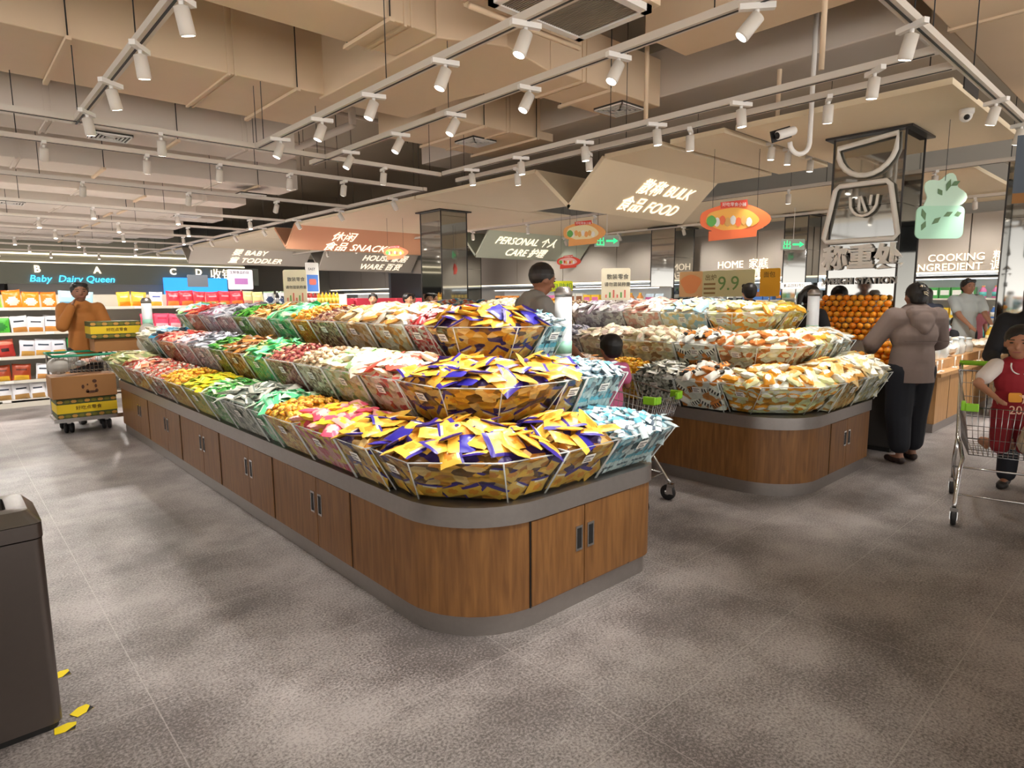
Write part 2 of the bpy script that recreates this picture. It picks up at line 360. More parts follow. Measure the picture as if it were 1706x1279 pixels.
# the snacks fold is painted salmon, the personal care one pale green
for c, k in ((c3, mat('salmon_board', 'cf9a78', .7)), (c4, mat('grey_board', 'd0c8bc', .7)), (c5, mat('mint_board', 'c3cbb8', .7)), (c6, mat('grey_board', 'd0c8bc', .7))):
    for ch in c.children:
        if ch.name.startswith('sign_panel'): ch.data.materials[0] = k
# lamps in the canopy slots
# mirror pillars
def pillar(x0, x1, y0, y1, label, zt=3.12):
    t = thing('mirror_pillar', ((x0+x1)/2, (y0+y1)/2, 0), 0, label, 'pillar'); cx, cy = (x0+x1)/2, (y0+y1)/2
    a, b = (x1-x0)/2, (y1-y0)/2
    mb = MB()
    for z0, z1 in ((.0, 1.2), (1.205, 2.4), (2.405, zt-.02)): mb.box(-a, a, -b, b, z0, z1, MIRROR)
    mb.build('mirror_cladding', t)
    mb = MB()
    for sx in (-1, 1):
        for sy in (-1, 1): mb.box(sx*a-.008, sx*a+.008, sy*b-.008, sy*b+.008, 0, zt-.02, mat('dark_trim', '3a3735', .4, .6))
    mb.build('corner_trim', t)
    MB().box(-a-.07, a+.07, -b-.07, b+.07, zt-.022, zt-.002, mat('dark_trim')).build('top_plate', t)
    return t
p1 = pillar(7.1, 7.7, 2.12, 2.78, 'mirror-clad pillar carrying the large white weighing scale symbol')
p2 = pillar(7.0, 7.6, 9.6, 10.25, 'mirror-clad pillar beside the snacks sign')
p3 = pillar(12.6, 13.4, 8.31, 8.95, 'narrow mirror-clad pillar beside the home clean wall sign', 3.1)
p4 = pillar(12.7, 13.3, 5.38, 5.84, 'mirror-clad pillar behind the orange oval sign, before the scale pillar', 3.1)
p5 = pillar(9.6, 10.3, 1.2, 1.75, 'mirror-clad pillar behind the red-vested child', 3.1)
p6 = pillar(12.3, 12.9, 15.6, 16.4, 'mirror-clad pillar behind the personal care sign', 3.1)
# scale symbol: white tube outlines standing just off the mirror, face looks to -X
SC = mat('symbol_white', 'd8d2c8', .6)
s = thing('scale_symbol', (7.05, 2.45, 0), 0, 'white tube outline of a weighing scale on the mirror pillar', 'sign')
def fy(pts, r=.028, closed=False): return MB().tube([(0, -a, z) for a, z in pts], r, SC, 8, None, closed)
bowl = [(-.26, 3.0), (.26, 3.06)]+[(.26*math.cos(t), 2.98-.28*math.sin(t)) for t in [k*PI/12 for k in range(1, 12)]]
fy([(a*1.05, z) for a, z in bowl], .026, True).build('bowl_outline', s)
fy([(-.24, 2.62), (.2, 2.62), (.24, 2.58), (.33, 2.1), (.3, 2.06), (-.34, 2.06), (-.37, 2.1), (-.28, 2.58)], .026, True).build('body_outline', s)
fy([(-.13, 2.5)]+[(-.13*math.cos(t), 2.46-.16*math.sin(t)) for t in [k*PI/8 for k in range(1, 8)]]+[(.13, 2.5)], .014).build('dial', s)
fy([(-.03, 2.5), (.03, 2.34)], .014).build('pointer', s); fy([(-.04, 2.5), (-.04, 2.36)], .014).build('pointer', s); fy([(.07, 2.5), (.06, 2.4)], .014).build('pointer', s)
s = thing('pillar_sign', (7.09, 2.82, 0), 0, 'white characters and the words WEIGH STATION under the scale symbol', 'sign')
text('称重处', .25, frame((-.02, 0, 1.8), (0, -1, 0), (0, 0, 1)), SC, 'character_row', s, .02, 'LEFT', .012)
text('WEIGH STATION', .094, frame((-.02, 0, 1.62), (0, -1, 0), (0, 0, 1)), mat('symbol_grey', 'a8a49c', .6), 'word_row', s, .01, 'LEFT', .002)

# ------------------------------------------------------------------ ducts, pipes, grilles
def duct(x0, x1, y0, y1, z0, z1, label, m=DUCT, group=None, seams=(), bands=()):
    t = thing('air_duct', ((x0+x1)/2, (y0+y1)/2, z0), 0, label, 'duct', group); a, b = (x1-x0)/2, (y1-y0)/2; cx = (x0+x1)/2; cy = (y0+y1)/2
    MB().box(-a, a, -b, b, 0, z1-z0, m).build('duct_body', t, bevel=.012)
    if seams:
        for x in seams:
            mb = MB()
            mb.box(x-cx-.012, x-cx+.012, -b-.012, b+.012, -.018, z1-z0, m)
            mb.box(x-cx+.05, x-cx+.07, -b-.012, b+.012, -.01, z1-z0, m); mb.build('flange', t)
    return t
def rods(t, pts, z0, z1, r=.006):
    for x, y in pts: MB().tube([(x, y, z0), (x, y, z1)], r, DARK, 5).build('hanger_rod', t)
def hangers(t, xs, y0, y1, z):
    l = t.location
    for x in xs:
        mb = MB()
        for y in (y0-.03, y1+.03): mb.tube([(x-l.x, y-l.y, -.03), (x-l.x, y-l.y, 4.5-l.z)], .006, DARK, 5)
        mb.box(x-l.x-.02, x-l.x+.02, y0-l.y-.06, y1-l.y+.06, -.035, -.005, DUCT)
        mb.build('hanger', t)
d0 = duct(-3, 3.2, 4.39, 5.0, 3.6, 4.25, 'long beige duct above the front light tracks', seams=(.4, 2.9)); hangers(d0, (1.2, 2.75), 4.39, 5, 3.6)
d0b = duct(4.45, 6.2, 4.33, 4.97, 3.6, 4.1, 'beige duct stub ending in a square diffuser above the bulk food sign', seams=(4.9,)); hangers(d0b, (5.3,), 4.33, 4.97, 3.6)
d1 = duct(-3, 3.45, 6.38, 7.7, 3.6, 4.25, 'wide beige duct behind the first long duct', seams=(-.6, 2.25)); hangers(d1, (1.0, 2.9), 6.38, 7.7, 3.6)
# joining elbow and cross piece between the two long ducts
mb = MB(); mb.prism([(3.2, 4.39), (3.75, 4.15), (4.45, 4.33), (4.45, 4.97), (4.3, 5.6), (4.3, 6.5), (3.2, 6.5)], 3.58, 4.2, DUCT)
tag(mb.build('duct_junction', bevel=.012), 'beige duct junction box joining the two long ducts', 'duct')
d1b = duct(4.5, 6.45, 6.22, 7.5, 3.6, 4.2, 'wide beige duct stub behind the track corner', seams=(5.6,)); hangers(d1b, (5.2, 6.1), 6.22, 7.5, 3.6)
d2 = duct(-6, 3.9, 8.7, 9.35, 3.45, 3.95, 'long grey beige duct above the second cross track', DUCT2, None, (-2, 1.1, 3.2)); hangers(d2, (0, 2.4), 8.7, 9.35, 3.45)
d3 = duct(-8, 4.9, 10.9, 11.7, 3.4, 3.9, 'long grey duct above the snack shelf', DUCT2, None, (-3, 1, 3.6)); hangers(d3, (-1, 2, 4.2), 10.9, 11.7, 3.4)
k = 0
for y in [13.1, 14.6, 16.0, 17.4, 18.8, 20.2, 21.6, 23.0]:
    k += 1
    t = duct(-12, 5.3-(k % 3)*.5, y, y+.75, 3.3+.08*(k % 2), 3.75, '', DUCT2, None, (-2, 2, 4)); hangers(t, (-3, 0, 3), y, y+.75, 3.3)
    t['label'] = 'pale grey duct far over the snack aisle, %s of the receding rows' % ('first', 'second', 'third', 'fourth', 'fifth', 'sixth', 'seventh', 'last')[k-1]
duct(4.9, 5.55, -1, 3.6, 3.78, 4.3, 'brown lit duct running away above the middle tracks', seams=()).rotation_euler = (0, 0, 0)
duct(6.2, 6.8, 1.9, 9, 3.7, 4.2, 'duct running above the canopy edge', DUCT2)
duct(5.0, 9.5, -.8, 1.6, 3.6, 4.1, 'wide beige duct above the track by the pillar canopy', seams=(6.2,))
duct(-2, 2.3, 2.2, 2.9, 3.65, 4.3, 'beige duct above the front end of the short track')
# return air unit with grille
t = thing('air_unit', (3.55, 3.3, 3.55), 0, 'ceiling air unit with ribbed return grille at the top centre', 'air unit')
MB().box(-.5, .55, -.42, .36, .04, .5, DUCT).build('casing', t)
mb = MB().box(-.46, .5, -.38, -.32, -.01, .04, WHITE).box(-.46, .5, .26, .32, -.01, .04, WHITE).box(-.46, -.4, -.38, .32, -.01, .04, WHITE).box(.44, .5, -.38, .32, -.01, .04, WHITE)
mb.build('grille_frame', t)
mb = MB()
for i in range(40): mb.box(-.4+i*.021, -.4+i*.021+.01, -.32, .26, 0, .03, mat('grille_grey', '8b8074', .6))
mb.build('grille_slats', t)
mb = MB().tube([(-.6, -.5, .02), (-.6, .42, .02)], .018, DUCT).tube([(-.55, .42, .0), (.62, .42, .0)], .022, DUCT).tube([(-.55, .47, .03), (.62, .47, .03)], .022, DUCT)
mb.build('drain_pipe', t)
def diffuser(x, y, z, s, label):
    t = thing('ceiling_diffuser', (x, y, z), 0, label, 'diffuser')
    MB().box(-s, s, -s, s, -.02, 0, mat('diffuser_dark', '38322b', .8)).build('plate', t)
    mb = MB()
    for k in range(5):
        q = s*(1-.19*k)
        for a, b, c, d in ((-q, q, -q, -q+.014), (-q, q, q-.014, q), (-q, -q+.014, -q, q), (q-.014, q, -q, q)): mb.box(a, b, c, d, -.032, -.02, WHITE)
    mb.build('louvre', t)
diffuser(5.88, 4.65, 3.6, .2, 'square louvred diffuser under the duct stub above the bulk food sign')
diffuser(5.6, 6.85, 3.6, .2, 'square louvred diffuser under the wide duct behind the track corner')
diffuser(1.75, 9.0, 3.45, .2, 'square diffuser under the duct before the snack shelf')
diffuser(.2, 11.3, 3.4, .2, 'small diffuser mid-way under the grey shelf duct')
for i, (x, y, l) in enumerate(((-2.2, 13.5, 'first far diffuser in the grey ducts'), (4.2, 11.3, 'diffuser at the canopy end of the shelf duct'), (1.2, 14.9, 'dark slot diffuser over the far snack aisle'), (4.2, 14.9, 'diffuser near the canopy edge far back'))): diffuser(x, y, 3.3, .22, l)
# sprinkler pipes and drop pipes
for i, (x, y, l) in enumerate(((6.35, 3.05, 'white drop pipe passing beside the duct stub'), (5.15, 2.15, 'slim white drop pipe beside the camera arm'), (5.35, 3.9, 'slim pipe dropping behind the second track'))):
    tag(MB().tube([(x, y, 3.2), (x, y, 4.49)], .022, DUCT, 8).build('drop_pipe'), l, 'pipe')
for i, y in enumerate((5.75, 8.2, 10.2, 12.4)):
    tag(MB().tube([(-6, y, 4.0), (5.6, y, 4.0)], .03, DUCT2, 8).build('sprinkler_pipe'), 'horizontal sprinkler pipe between ducts, %s from the front' % ('first', 'second', 'third', 'fourth')[i], 'pipe')
for i, x in enumerate((3.9, 5.7, 7.3)):
    tag(MB().box(x, x+.35, -2, 1.0 if i else 3, 4.15, 4.48, DUCT2).build('cable_tray'), 'boxed beam under the slab, %s' % ('above the front tracks', 'beyond the second track', 'over the pillar canopy')[i], 'beam')
for i, (x, y0, y1, z) in enumerate(((4.0, 5.9, 9.6, 3.95), (4.35, 7.9, 12.5, 3.8), (2.1, 7.75, 10.8, 4.05))):
    tag(MB().tube([(x, y0, z), (x, y1, z)], .05, DUCT2, 10).tube([(x, y0, z), (x, y0, 4.49)], .05, DUCT2, 10).build('service_pipe'), 'pale service pipe turning up to the slab, %s' % ('beside the duct junction', 'nearest the canopy edge past the tracks', 'behind the wide duct')[i].replace('nearest', 'by'), 'pipe')
# thin hanger rods grid over the left field
t = thing('hanger_rod_field', (0, 0, 4.5), 0, None, None); t['kind'] = 'stuff'; t['label'] = 'thin suspension rods hanging over the snack aisle'
mb = MB()
for i in range(90):
    x = R.uniform(-4, 5.4); y = R.uniform(7.6, 13); mb.tube([(x, y, -R.uniform(.35, .9)), (x+R.uniform(-.01, .01), y, 0)], .005, DARK, 4)
mb.build('rod', t)['kind'] = 'stuff'

# ------------------------------------------------------------------ light tracks and spot heads
def track(p0, p1, label, z=3.0):
    p0 = Vector((*p0, z)); p1 = Vector((*p1, z)); d = (p1-p0); L_ = d.length
    t = thing('light_track', p0, math.atan2(d.y, d.x), label, 'light track')
    MB().box(0, L_, -.03, .03, 0, .045, RAIL).build('rail', t)
    MB().box(.02, L_-.02, -.007, .007, -.003, .001, DARK).build('slot', t)
    n = max(1, int(L_/1.9)); 
    for i in range(n+1):
        x = .15+(L_-.3)*i/n; MB().tube([(x, 0, .045), (x, 0, 4.5-z)], .004, DARK, 4).build('suspension_wire', t)
    return t
def head_proto():
    t = thing('spotlight', (0, 0, 0))
    MB().box(-.09, .09, -.018, .018, -.03, 0, WHITE).build('adapter', t)
    MB().tube([(0, 0, -.03), (0, 0, -.055)], .012, WHITE, 8).build('stem', t)
    T = Tm((0, 0, -.068), (0, 0, 0), .86)
    HG = mat('head_grey', 'd2cabf', .45)
    h = MB().lathe([(.02, .02), (.043, .012), (.045, -.13), (.041, -.138)], HG, 16).build('housing', t, T)
    MB().lathe([(.0375, -.1395), (.03, -.141)], LENS, 14).build('lens', h)
    return t
HP = head_proto(); hp_used = [False]; spots = []
def head(x, y, aim, label, z=3.0, lamp=True, power=1.0, group=None, size=62):
    t = HP if not hp_used[0] else copy_tree(HP); hp_used[0] = True
    t.location = (x, y, z); tag(t, label, 'spotlight', group)
    d = Vector(aim)-Vector((x, y, z-.09)); d.normalize()
    az = math.atan2(d.y, d.x); t.rotation_euler = (0, 0, az)
    tilt = math.acos(max(-1, min(1, -d.z))); tilt = min(tilt, .75)
    for ch in t.children:
        if ch.name.startswith('housing'): ch.rotation_euler = (0, -tilt, 0)
    if lamp:
        l = bpy.data.lights.new('spot_lamp', 'SPOT'); l.energy = SPOT_W*power; l.color = SPOT_COL; l.spot_size = math.radians(size); l.spot_blend = .7; l.shadow_soft_size = .05
        o = bpy.data.objects.new('spot_lamp', l); col.objects.link(o)
        dd = Vector((math.cos(az)*math.sin(tilt), math.sin(az)*math.sin(tilt), -math.cos(tilt)))
        o.location = Vector((x, y, z-.068))+dd*.14; o.rotation_euler = dd.to_track_quat('-Z', 'Y').to_euler()
    return t
track((1.05, .2), (1.05, 6.7), 'short white light track over the aisle floor')
track((2.55, -.6), (2.55, 6.55), 'white light track running over the cracker island')
track((3.3, -.6), (3.3, 6.95), 'white light track above the shopping aisle')
track((4.8, 1.29), (4.8, 6.5), 'white light track over the aisle side of the bread island')
track((5.2, 1.29), (5.2, 6.75), 'white light track along the canopy edge')
track((5.25, 7.55), (5.25, 25), 'long white light track receding along the canopy edge')
track((3.4, 1.26), (9.6, 1.26), 'white light track crossing in front of the pillar canopy')
track((-6, 6.58), (4.8, 6.58), 'first white cross track over the snack aisle')
track((-6, 7.6), (5.25, 7.6), 'second white cross track over the snack aisle')
ordn = ('first', 'second', 'third', 'fourth', 'fifth', 'sixth', 'seventh', 'eighth')
for i, y in enumerate((.9, 1.75, 2.6, 3.57, 4.41, 5.24, 6.16)): head(1.05, y, (1.45+.3*(i % 2), y+.5, .2), 'white spotlight on the short aisle track, %s along it' % ordn[i], power=.8)
for i, y in enumerate((-.3, .6, 1.7, 2.67, 3.41, 4.3, 5.14, 6.0)): head(2.55, y, (1.75, max(y, 2.2)+.25, .8), 'white spotlight on the track over the cracker island, %s along it' % ordn[i], power=.95)
for i, y in enumerate((.8, 1.72, 2.62, 3.42, 4.29, 5.12, 6.05)): head(3.3, y, (2.4, max(y, 2.6)+.2, 1.2), 'white spotlight on the aisle track, %s along it' % ordn[i], power=1.15)
for i, y in enumerate((1.65, 2.6, 3.38, 4.21, 5.11, 5.95)): head(4.8, y, (5.0, max(y, 2.0)-.1, .9), 'white spotlight on the track over the bread island, %s along it' % ordn[i], power=.85)
for i, y in enumerate((2.1, 3.3, 4.5, 5.6)): head(5.2, y, (5.6, y+.2, 1.2), 'white spotlight on the canopy edge track, %s along it' % ordn[i], power=.85)
for i, x in enumerate((4.18, 6.25, 7.25, 8.4)): head(x, 1.26, (x+.3, 1.9, .5), 'white spotlight on the track before the pillar canopy, %s along it' % ordn[i], power=.8)
for i, x in enumerate((-2.6, -.9, .3, 1.68, 4.0)): head(x, 6.58, (x+.2, 7.4, .6), 'white spotlight on the first cross track, %s along it' % ordn[i], power=.8)
for i, x in enumerate((-1.5, -.2, .92, 1.79, 2.51, 3.32, 4.03)): head(x, 7.6, (x+.1, 8.4 if x > 1.5 else 9.5, .9), 'white spotlight on the second cross track, %s along it' % ordn[i], power=1.1)
n = 0
for r, y in enumerate((9.8, 12.3, 14.4, 16.6, 19.0, 21.5, 24.0)):
    rn = ('above the snack shelf', 'in the first row past the snack shelf', 'in the second row past the snack shelf', 'in the third row past the snack shelf', 'in the fourth row past the snack shelf', 'in the fifth row past the snack shelf', 'in the last row before the checkouts')[r]
    track((-9, y), (5.25, y), 'white cross track '+rn)
    for i in range(6+(r > 1)*3):
        x = -2.2+i*1.25+(r % 2)*.5
        if x > 5: continue
        head(x, y, (x+.1, y+1.6, 1.0) if r == 0 else (x, y-.8, 0), 'small white spotlight %s, %s from the left' % (rn, (ordn+('ninth',))[i]), lamp=True, power=1.1 if r == 0 else 2.5, size=135)
for i in range(9):
    y = 8.4+i*1.7; head(5.25, y, (6.6, y+.3, 1), 'spotlight on the long receding track beside the canopy, %s along it' % (ordn+('ninth',))[i], lamp=True, power=3, size=125)
for i, (x, y) in enumerate(((6.9, 3.36), (7.3, 3.36), (7.9, 3.36))): head(x, y, (x, y+.2, 0), 'spotlight in the dark canopy slot, %s along it' % ordn[i], z=3.16, power=.8)
track((9.2, -.5), (9.2, 22), 'white track in the gap between the two canopies')
for i in range(11):
    y = .6+i*1.8; head(9.2, y, (9.6, y+.2, .6), 'spotlight between the canopies, %s along the gap' % ('first', 'second', 'third', 'fourth', 'fifth', 'sixth', 'seventh', 'eighth', 'ninth', 'tenth', 'eleventh')[i], power=3.2, size=130)
for i in range(8):
    y = .9+i*1.8; head(12.6, y, (13.9, y+.2, 1.2), 'spotlight in front of the wall shelves, %s along the wall' % ordn[i], z=3.05, power=1.0, size=110)
track((12.6, -.5), (12.6, 18), 'white track in front of the wall shelves', 3.05)

# ------------------------------------------------------------------ cameras, exit signs, hanging ovals
t = thing('bullet_camera', (5.95, 2.55, 3.14), 0, 'white bullet security camera hooked under a curved pipe', 'security camera')
MB().tube([(0, 0, 1.3), (0, 0, -.28)]+[(-.085*(1-math.cos(a)), .085*(1-math.cos(a))*.6, -.28-.1*math.sin(a)) for a in [k*PI/8 for k in range(1, 9)]], .021, WHITE, 10).build('curved_pipe', t)
T = frame((-.19, .13, -.2), (-.75, .25, -.25), (0, 0, 1))
b = MB().lathe([(.035, -.1), (.04, -.09), (.04, .1), (.03, .11)], WHITE, 14, T @ Matrix.Rotation(PI/2, 4, 'Y')).build('camera_body', t)
MB().box(-.11, .13, -.05, .05, .045, .055, DARK, T).build('sun_shield', t)
MB().lathe([(.03, .111), (.02, .113)], DARK, 12, T @ Matrix.Rotation(PI/2, 4, 'Y')).build('lens', t)
t = thing('dome_camera', (6.9, 1.6, 3.12), 0, 'white turret security camera under the canopy corner', 'security camera')
MB().lathe([(.06, 0), (.06, -.03), (.05, -.05)], WHITE, 16).build('base', t)
MB().ball((-.01, 0, -.06), .05, WHITE).build('ball', t); MB().ball((-.045, -.015, -.075), .024, DARK).build('lens', t)
EXITG = mat('exit_green', '27d07c', .4, emit=1.5)
def exit_sign(x, y, z, label):
    t = thing('exit_sign', (x, y, z), 0, label, 'exit sign')
    T = frame((0, 0, 0), (.75, -.66, 0), (0, 0, 1))
    MB().box(-.22, .22, 0, .2, -.02, 0, clear('sign_glass', 'd8e8e0', .35), T).build('plate', t)
    text('出', .17, T @ Matrix.Translation((-.2, .03, .004)), EXITG, 'character', t, .003)
    mb = MB().box(-.01, .12, .085, .115, .002, .008, EXITG, T); mb.prism([(.12, .05), (.2, .1), (.12, .15)], .002, .008, EXITG, T); mb.build('arrow', t)
    MB().tube([(0, 0, .2), (0, 0, 3.14-z if z < 3.1 else .3)], .005, WHITE, 5).build('rod', t)
exit_sign(9.0, 7.35, 2.4, 'green glowing exit sign under the bulk food fold'); exit_sign(11.9, 5.3, 2.35, 'green glowing exit sign beside the scale pillar')
def oval(x, y, z, sx, cols, label, wide=.4, tall=.17):
    t = thing('hanging_food_sign', (x, y, z), 0, label, 'hanging sign')
    T = frame((0, 0, 0), (.74, -.67, 0), (0, 0, 1)) @ Matrix.Diagonal((sx, sx, 1, 1))
    O, Y_, Rr, Gg = cols
    def ell(cx, cy, a, b, z0, m, n=28, ph=0):
        return [(cx+a*math.cos(2*PI*k/n)*(1+.03*math.cos(5*2*PI*k/n+ph)), cy+b*math.sin(2*PI*k/n)*(1+.05*math.cos(4*2*PI*k/n+ph))) for k in range(n)]
    MB().prism(ell(0, 0, wide, tall, 0, 0), -.012, 0, O, T).build('board', t)
    MB().prism(ell(-.03, 0, wide*.75, tall*.72, 0, 0, ph=1), 0, .004, Y_, T).build('food_picture', t)
    mb = MB()
    for k in range(7): a = -.2+.06*k; mb.prism(ell(a, -.03+.02*(k % 2), .035, .05, 0, 0, 12), .004, .008, (WHITE, O, mat('bread_tan', 'e0a95a'))[k % 3], T)
    mb.build('food_pieces', t)
    MB().prism(ell(-wide*.66, -.02, .055, .06, 0, 0, 20), .008, .012, Gg, T).build('round_badge', t)
    MB().prism([(-.16, .12), (.14, .15), (.13, .215), (-.17, .185)], .002, .01, Rr, T).build('top_ribbon', t)
    text('好吃零食小铺', .045, T @ Matrix.Translation((-.15, .145, .012)), WHITE, 'ribbon_lettering', t, .001)
    MB().prism([(-wide*.72, -.24), (wide*.62, -.19), (wide*.64, -.1), (-wide*.72, -.13)], -.008, .006, O, T).build('lower_band', t)
    mb = MB()
    for k in (-.25, .25): mb.tube([T @ Vector((k, .1, -.006)), T @ Vector((k, .1, 0))+Vector((0, 0, 3.12-z-.1))], .0025, DARK, 4)
    mb.build('wire', t)
ORG = mat('sign_orange', 'f0713a', .5); YEL = mat('sign_yellow', 'f4b24a', .5); REDS = mat('sign_red', 'd8432e', .5); GRN = mat('sign_green', '5fa84a', .5)
oval(6.75, 3.68, 2.36, 1.0, (ORG, YEL, REDS, GRN), 'orange oval food sign hanging near the scale pillar')
oval(6.97, 6.11, 2.42, .8, (mat('sign_amber', 'e8a35a', .5), mat('sign_cream', 'e8d9a8', .5), REDS, GRN), 'oval food sign with crackers hanging under the bulk food fold', .38, .18)
oval(8.6, 7.9, 2.15, .55, (REDS, mat('sign_pink', 'e8b0a8', .5), REDS, GRN), 'small red oval food sign hanging above the man in grey')
oval(6.9, 11.0, 2.42, .62, (ORG, YEL, REDS, GRN), 'orange food sign hanging beside the snacks lettering')
# green blossom sign
t = thing('blossom_sign', (7.15, 1.78, 2.28), 0, 'pale green blossom-shaped sign hanging past the scale pillar', 'hanging sign')
T = frame((0, 0, 0), (.74, -.67, 0), (0, 0, 1)) @ Matrix.Diagonal((.95, .95, 1, 1))
MINT = mat('sign_mint', 'a9d9bd', .5); MB().prism(arc_poly(-.26, .22, -.26, .06, (.06, .06, .06, .06), 5), -.012, 0, MINT, T).build('lower_board', t)
bl = []
for k in range(40):
    a = 2*PI*k/40; r = .2+.035*math.cos(5*a); bl.append((.0+r*math.cos(a), .14+r*1.05*math.sin(a)))
MB().prism(bl, -.014, -.002, mat('sign_palemint', 'c3e2cc', .5), T).build('blossom_board', t)
mb = MB()
for x, y, a, l in ((-.17, -.08, 1.9, .12), (-.1, -.12, .7, .11), (-.2, -.18, 1.2, .1), (.02, .2, 1.3, .12), (.06, .25, .5, .1), (-.02, .16, 2.2, .08), (.1, .0, 3.6, .1), (.12, -.03, .3, .07)):
    c, s_ = math.cos(a), math.sin(a); mb.prism([(x, y), (x+l*.5*c-.025*s_, y+l*.5*s_+.025*c), (x+l*c, y+l*s_), (x+l*.5*c+.025*s_, y+l*.5*s_-.025*c)], .001, .004, mat('leaf_green', '5d7d55', .6), T)
mb.build('leaf_print', t); MB().tube([T @ Vector((0, .3, 0)), T @ Vector((0, .3, 0))+Vector((0, 0, .55))], .0025, DARK, 4).build('wire', t)
# dark banner right edge
t = thing('hanging_banner', (6.62, .95, 2.28), 0, 'dark blue grey banner with pale characters hanging past the blossom sign', 'banner')
T = frame((0, 0, 0), (.35, -.94, 0), (0, 0, 1))
MB().box(-.22, .5, -.05, .48, -.01, 0, mat('banner_blue', '4c5560', .7), T).build('cloth', t); MB().box(-.22, .5, -.05, .03, 0, .002, mat('banner_amber', '8a5c2a', .7), T).build('amber_strip', t)
text('自己好\n一起来', .11, T @ Matrix.Translation((-.12, .27, .004)), mat('banner_text', 'b9b29a', .7), 'banner_lettering', t, .001)
MB().tube([T @ Vector((.1, .48, 0)), T @ Vector((.1, .48, 0))+Vector((0, 0, .32))], .003, DARK, 4).build('wire', t)

# ------------------------------------------------------------------ display islands
def counter(x0, x1, y0, y1, doors_left, doors_front, label, top=.6, w=WOOD, tiers=True, rr=(.42, .13, .13, .13)):
    t = thing('display_counter', (x0, y0, 0), 0, label, 'display counter'); I = Matrix.Translation((-x0, -y0, 0))
    P = arc_poly(x0, x1, y0, y1, rr); Pk = arc_poly(x0+.015, x1-.015, y0+.015, y1-.015, rr); Pb = arc_poly(x0-.012, x1+.012, y0-.012, y1+.012, [r+.012 for r in rr])
    MB().prism(Pk, 0.0, .1, STEEL, I, True).build('steel_skirt', t)
    MB().prism(P, .1, .515, w, I, True).build('wood_body', t)
    MB().prism(Pb, .515, .605, STEEL, I, True).build('steel_band', t)
    mb = MB()
    def handle(T, par):
        h = MB().box(-.024, .024, -.007, .004, -.062, .062, CHROME, T).box(-.014, .014, -.0085, -.007, -.05, .05, mat('slot_black', '0c0b0b', .6), T).build('handle', par)
    for a, b in doors_left:
        m_ = (a+b)/2
        for (q0, q1, s) in ((a, m_, -1), (m_, b, 1)):
            d = MB().box(x0-.006, x0+.01, q0+.003, q1-.003, .108, .508, w, I).build('door', t)
            handle(I @ Matrix.Translation((x0-.004, m_+s*.045, .36)) @ Matrix.Rotation(-PI/2, 4, 'Z'), d)
        for q in (a, m_, b): mb.box(x0-.0015, x0+.01, q-.004, q+.004, .1, .515, DARK, I)
    for a, b in doors_front:
        m_ = (a+b)/2
        for (q0, q1, s) in ((a, m_, -1), (m_, b, 1)):
            d = MB().box(q0+.003, q1-.003, y0-.006, y0+.01, .108, .508, w, I).build('door', t)
            handle(I @ Matrix.Translation((m_+s*.042, y0-.004, .35)), d)
        for q in (a, m_, b): mb.box(q-.004, q+.004, y0-.0015, y0+.01, .1, .515, DARK, I)
    if mb.v: mb.build('door_seam', t)  # dark strips paint in the shade of the gaps between doors
    if tiers:
        MB().box(x0+.31, x1-.03, y0+.36, y1-.05, .605, .87, WOOD2, I).build('tier_platform', t)
        MB().box(x0+.72, x1-.03, y0+.76, y1-.05, .87, 1.13, WOOD2, I).build('tier_platform', t)
    return t
counter(1.5, 2.86, 1.95, 8.45, [(2.9, 3.68), (3.92, 4.74), (4.94, 5.75), (5.97, 6.85), (7.1, 7.8)], [(1.88, 2.6)], 'long oak display island with steel band and rounded corner')
counter(4.47, 6.05, 1.9, 8.3, [(3.4, 4.2), (4.4, 5.2), (5.4, 6.2)], [(5.1, 5.75)], 'second oak display island across the aisle, heaped with bread packs')

# ------------------------------------------------------------------ packets
def pillow(w_, h_, t_, fn, n=6, crimp=.1, jag=.003):
    """flat sealed packet lying in xy: fn(u, v) -> colour key, u and v in -1..1"""
    mb = MB(); idx = {}; rr = R.random()*9
    def H(u, v): return t_*.5*max(0, (1-abs(u)**3))**.6*max(0, (1-abs(v)**(3))) ** .6
    vs = []; keys = []
    for sgn in (1, -1):
        for i in range(n+1):
            for j in range(n+1):
                u = -1+2*i/n; v = -1+2*j/n; hh = H(u*(1+crimp*.2), v)*sgn
                hh += (t_*.12*math.sin(5*u+rr)*math.cos(4*v+rr)*(1-u*u)*(1-v*v))
                if abs(u) > .99 or abs(v) > .99: hh = t_*.06*math.sin(9*u+7*v+rr)
                vs.append((u*w_/2*(1-.05*(1-v*v)), v*h_/2*(1-.05*(1-u*u)), hh))
    m = (n+1)**2; fs = {}
    for i in range(n):
        for j in range(n):
            u = -1+2*(i+.5)/n; v = -1+2*(j+.5)/n; a = i*(n+1)+j
            fs.setdefault(fn(u, v), []).append((a, a+n+1, a+n+2, a+1))
            fs.setdefault(fn(u, v), []).append((m+a, m+a+1, m+a+n+2, m+a+n+1))
    mb.v = vs
    for kx, l in fs.items():
        i = mb.mi(kx); mb.f += l; mb.m += [i]*len(l); mb.sm += [True]*len(l)
    return mb.mesh('packet')
def pm(c): return mat('pk_'+c, c, .32, var=.12)
def twist(c, c2):
    mb = MB(); m1, m2 = pm(c), pm(c2)
    mb.ball((0, 0, 0), (.019, .013, .011), m1, 8)
    for s in (-1, 1):
        mb.add([(s*.017, 0, 0), (s*.036, .014, .004), (s*.038, .004, -.004), (s*.037, -.005, .005), (s*.035, -.014, -.003)], [(0, 1, 2), (0, 2, 3), (0, 3, 4), (0, 2, 1), (0, 3, 2), (0, 4, 3)], m2)
    return mb.mesh('candy')
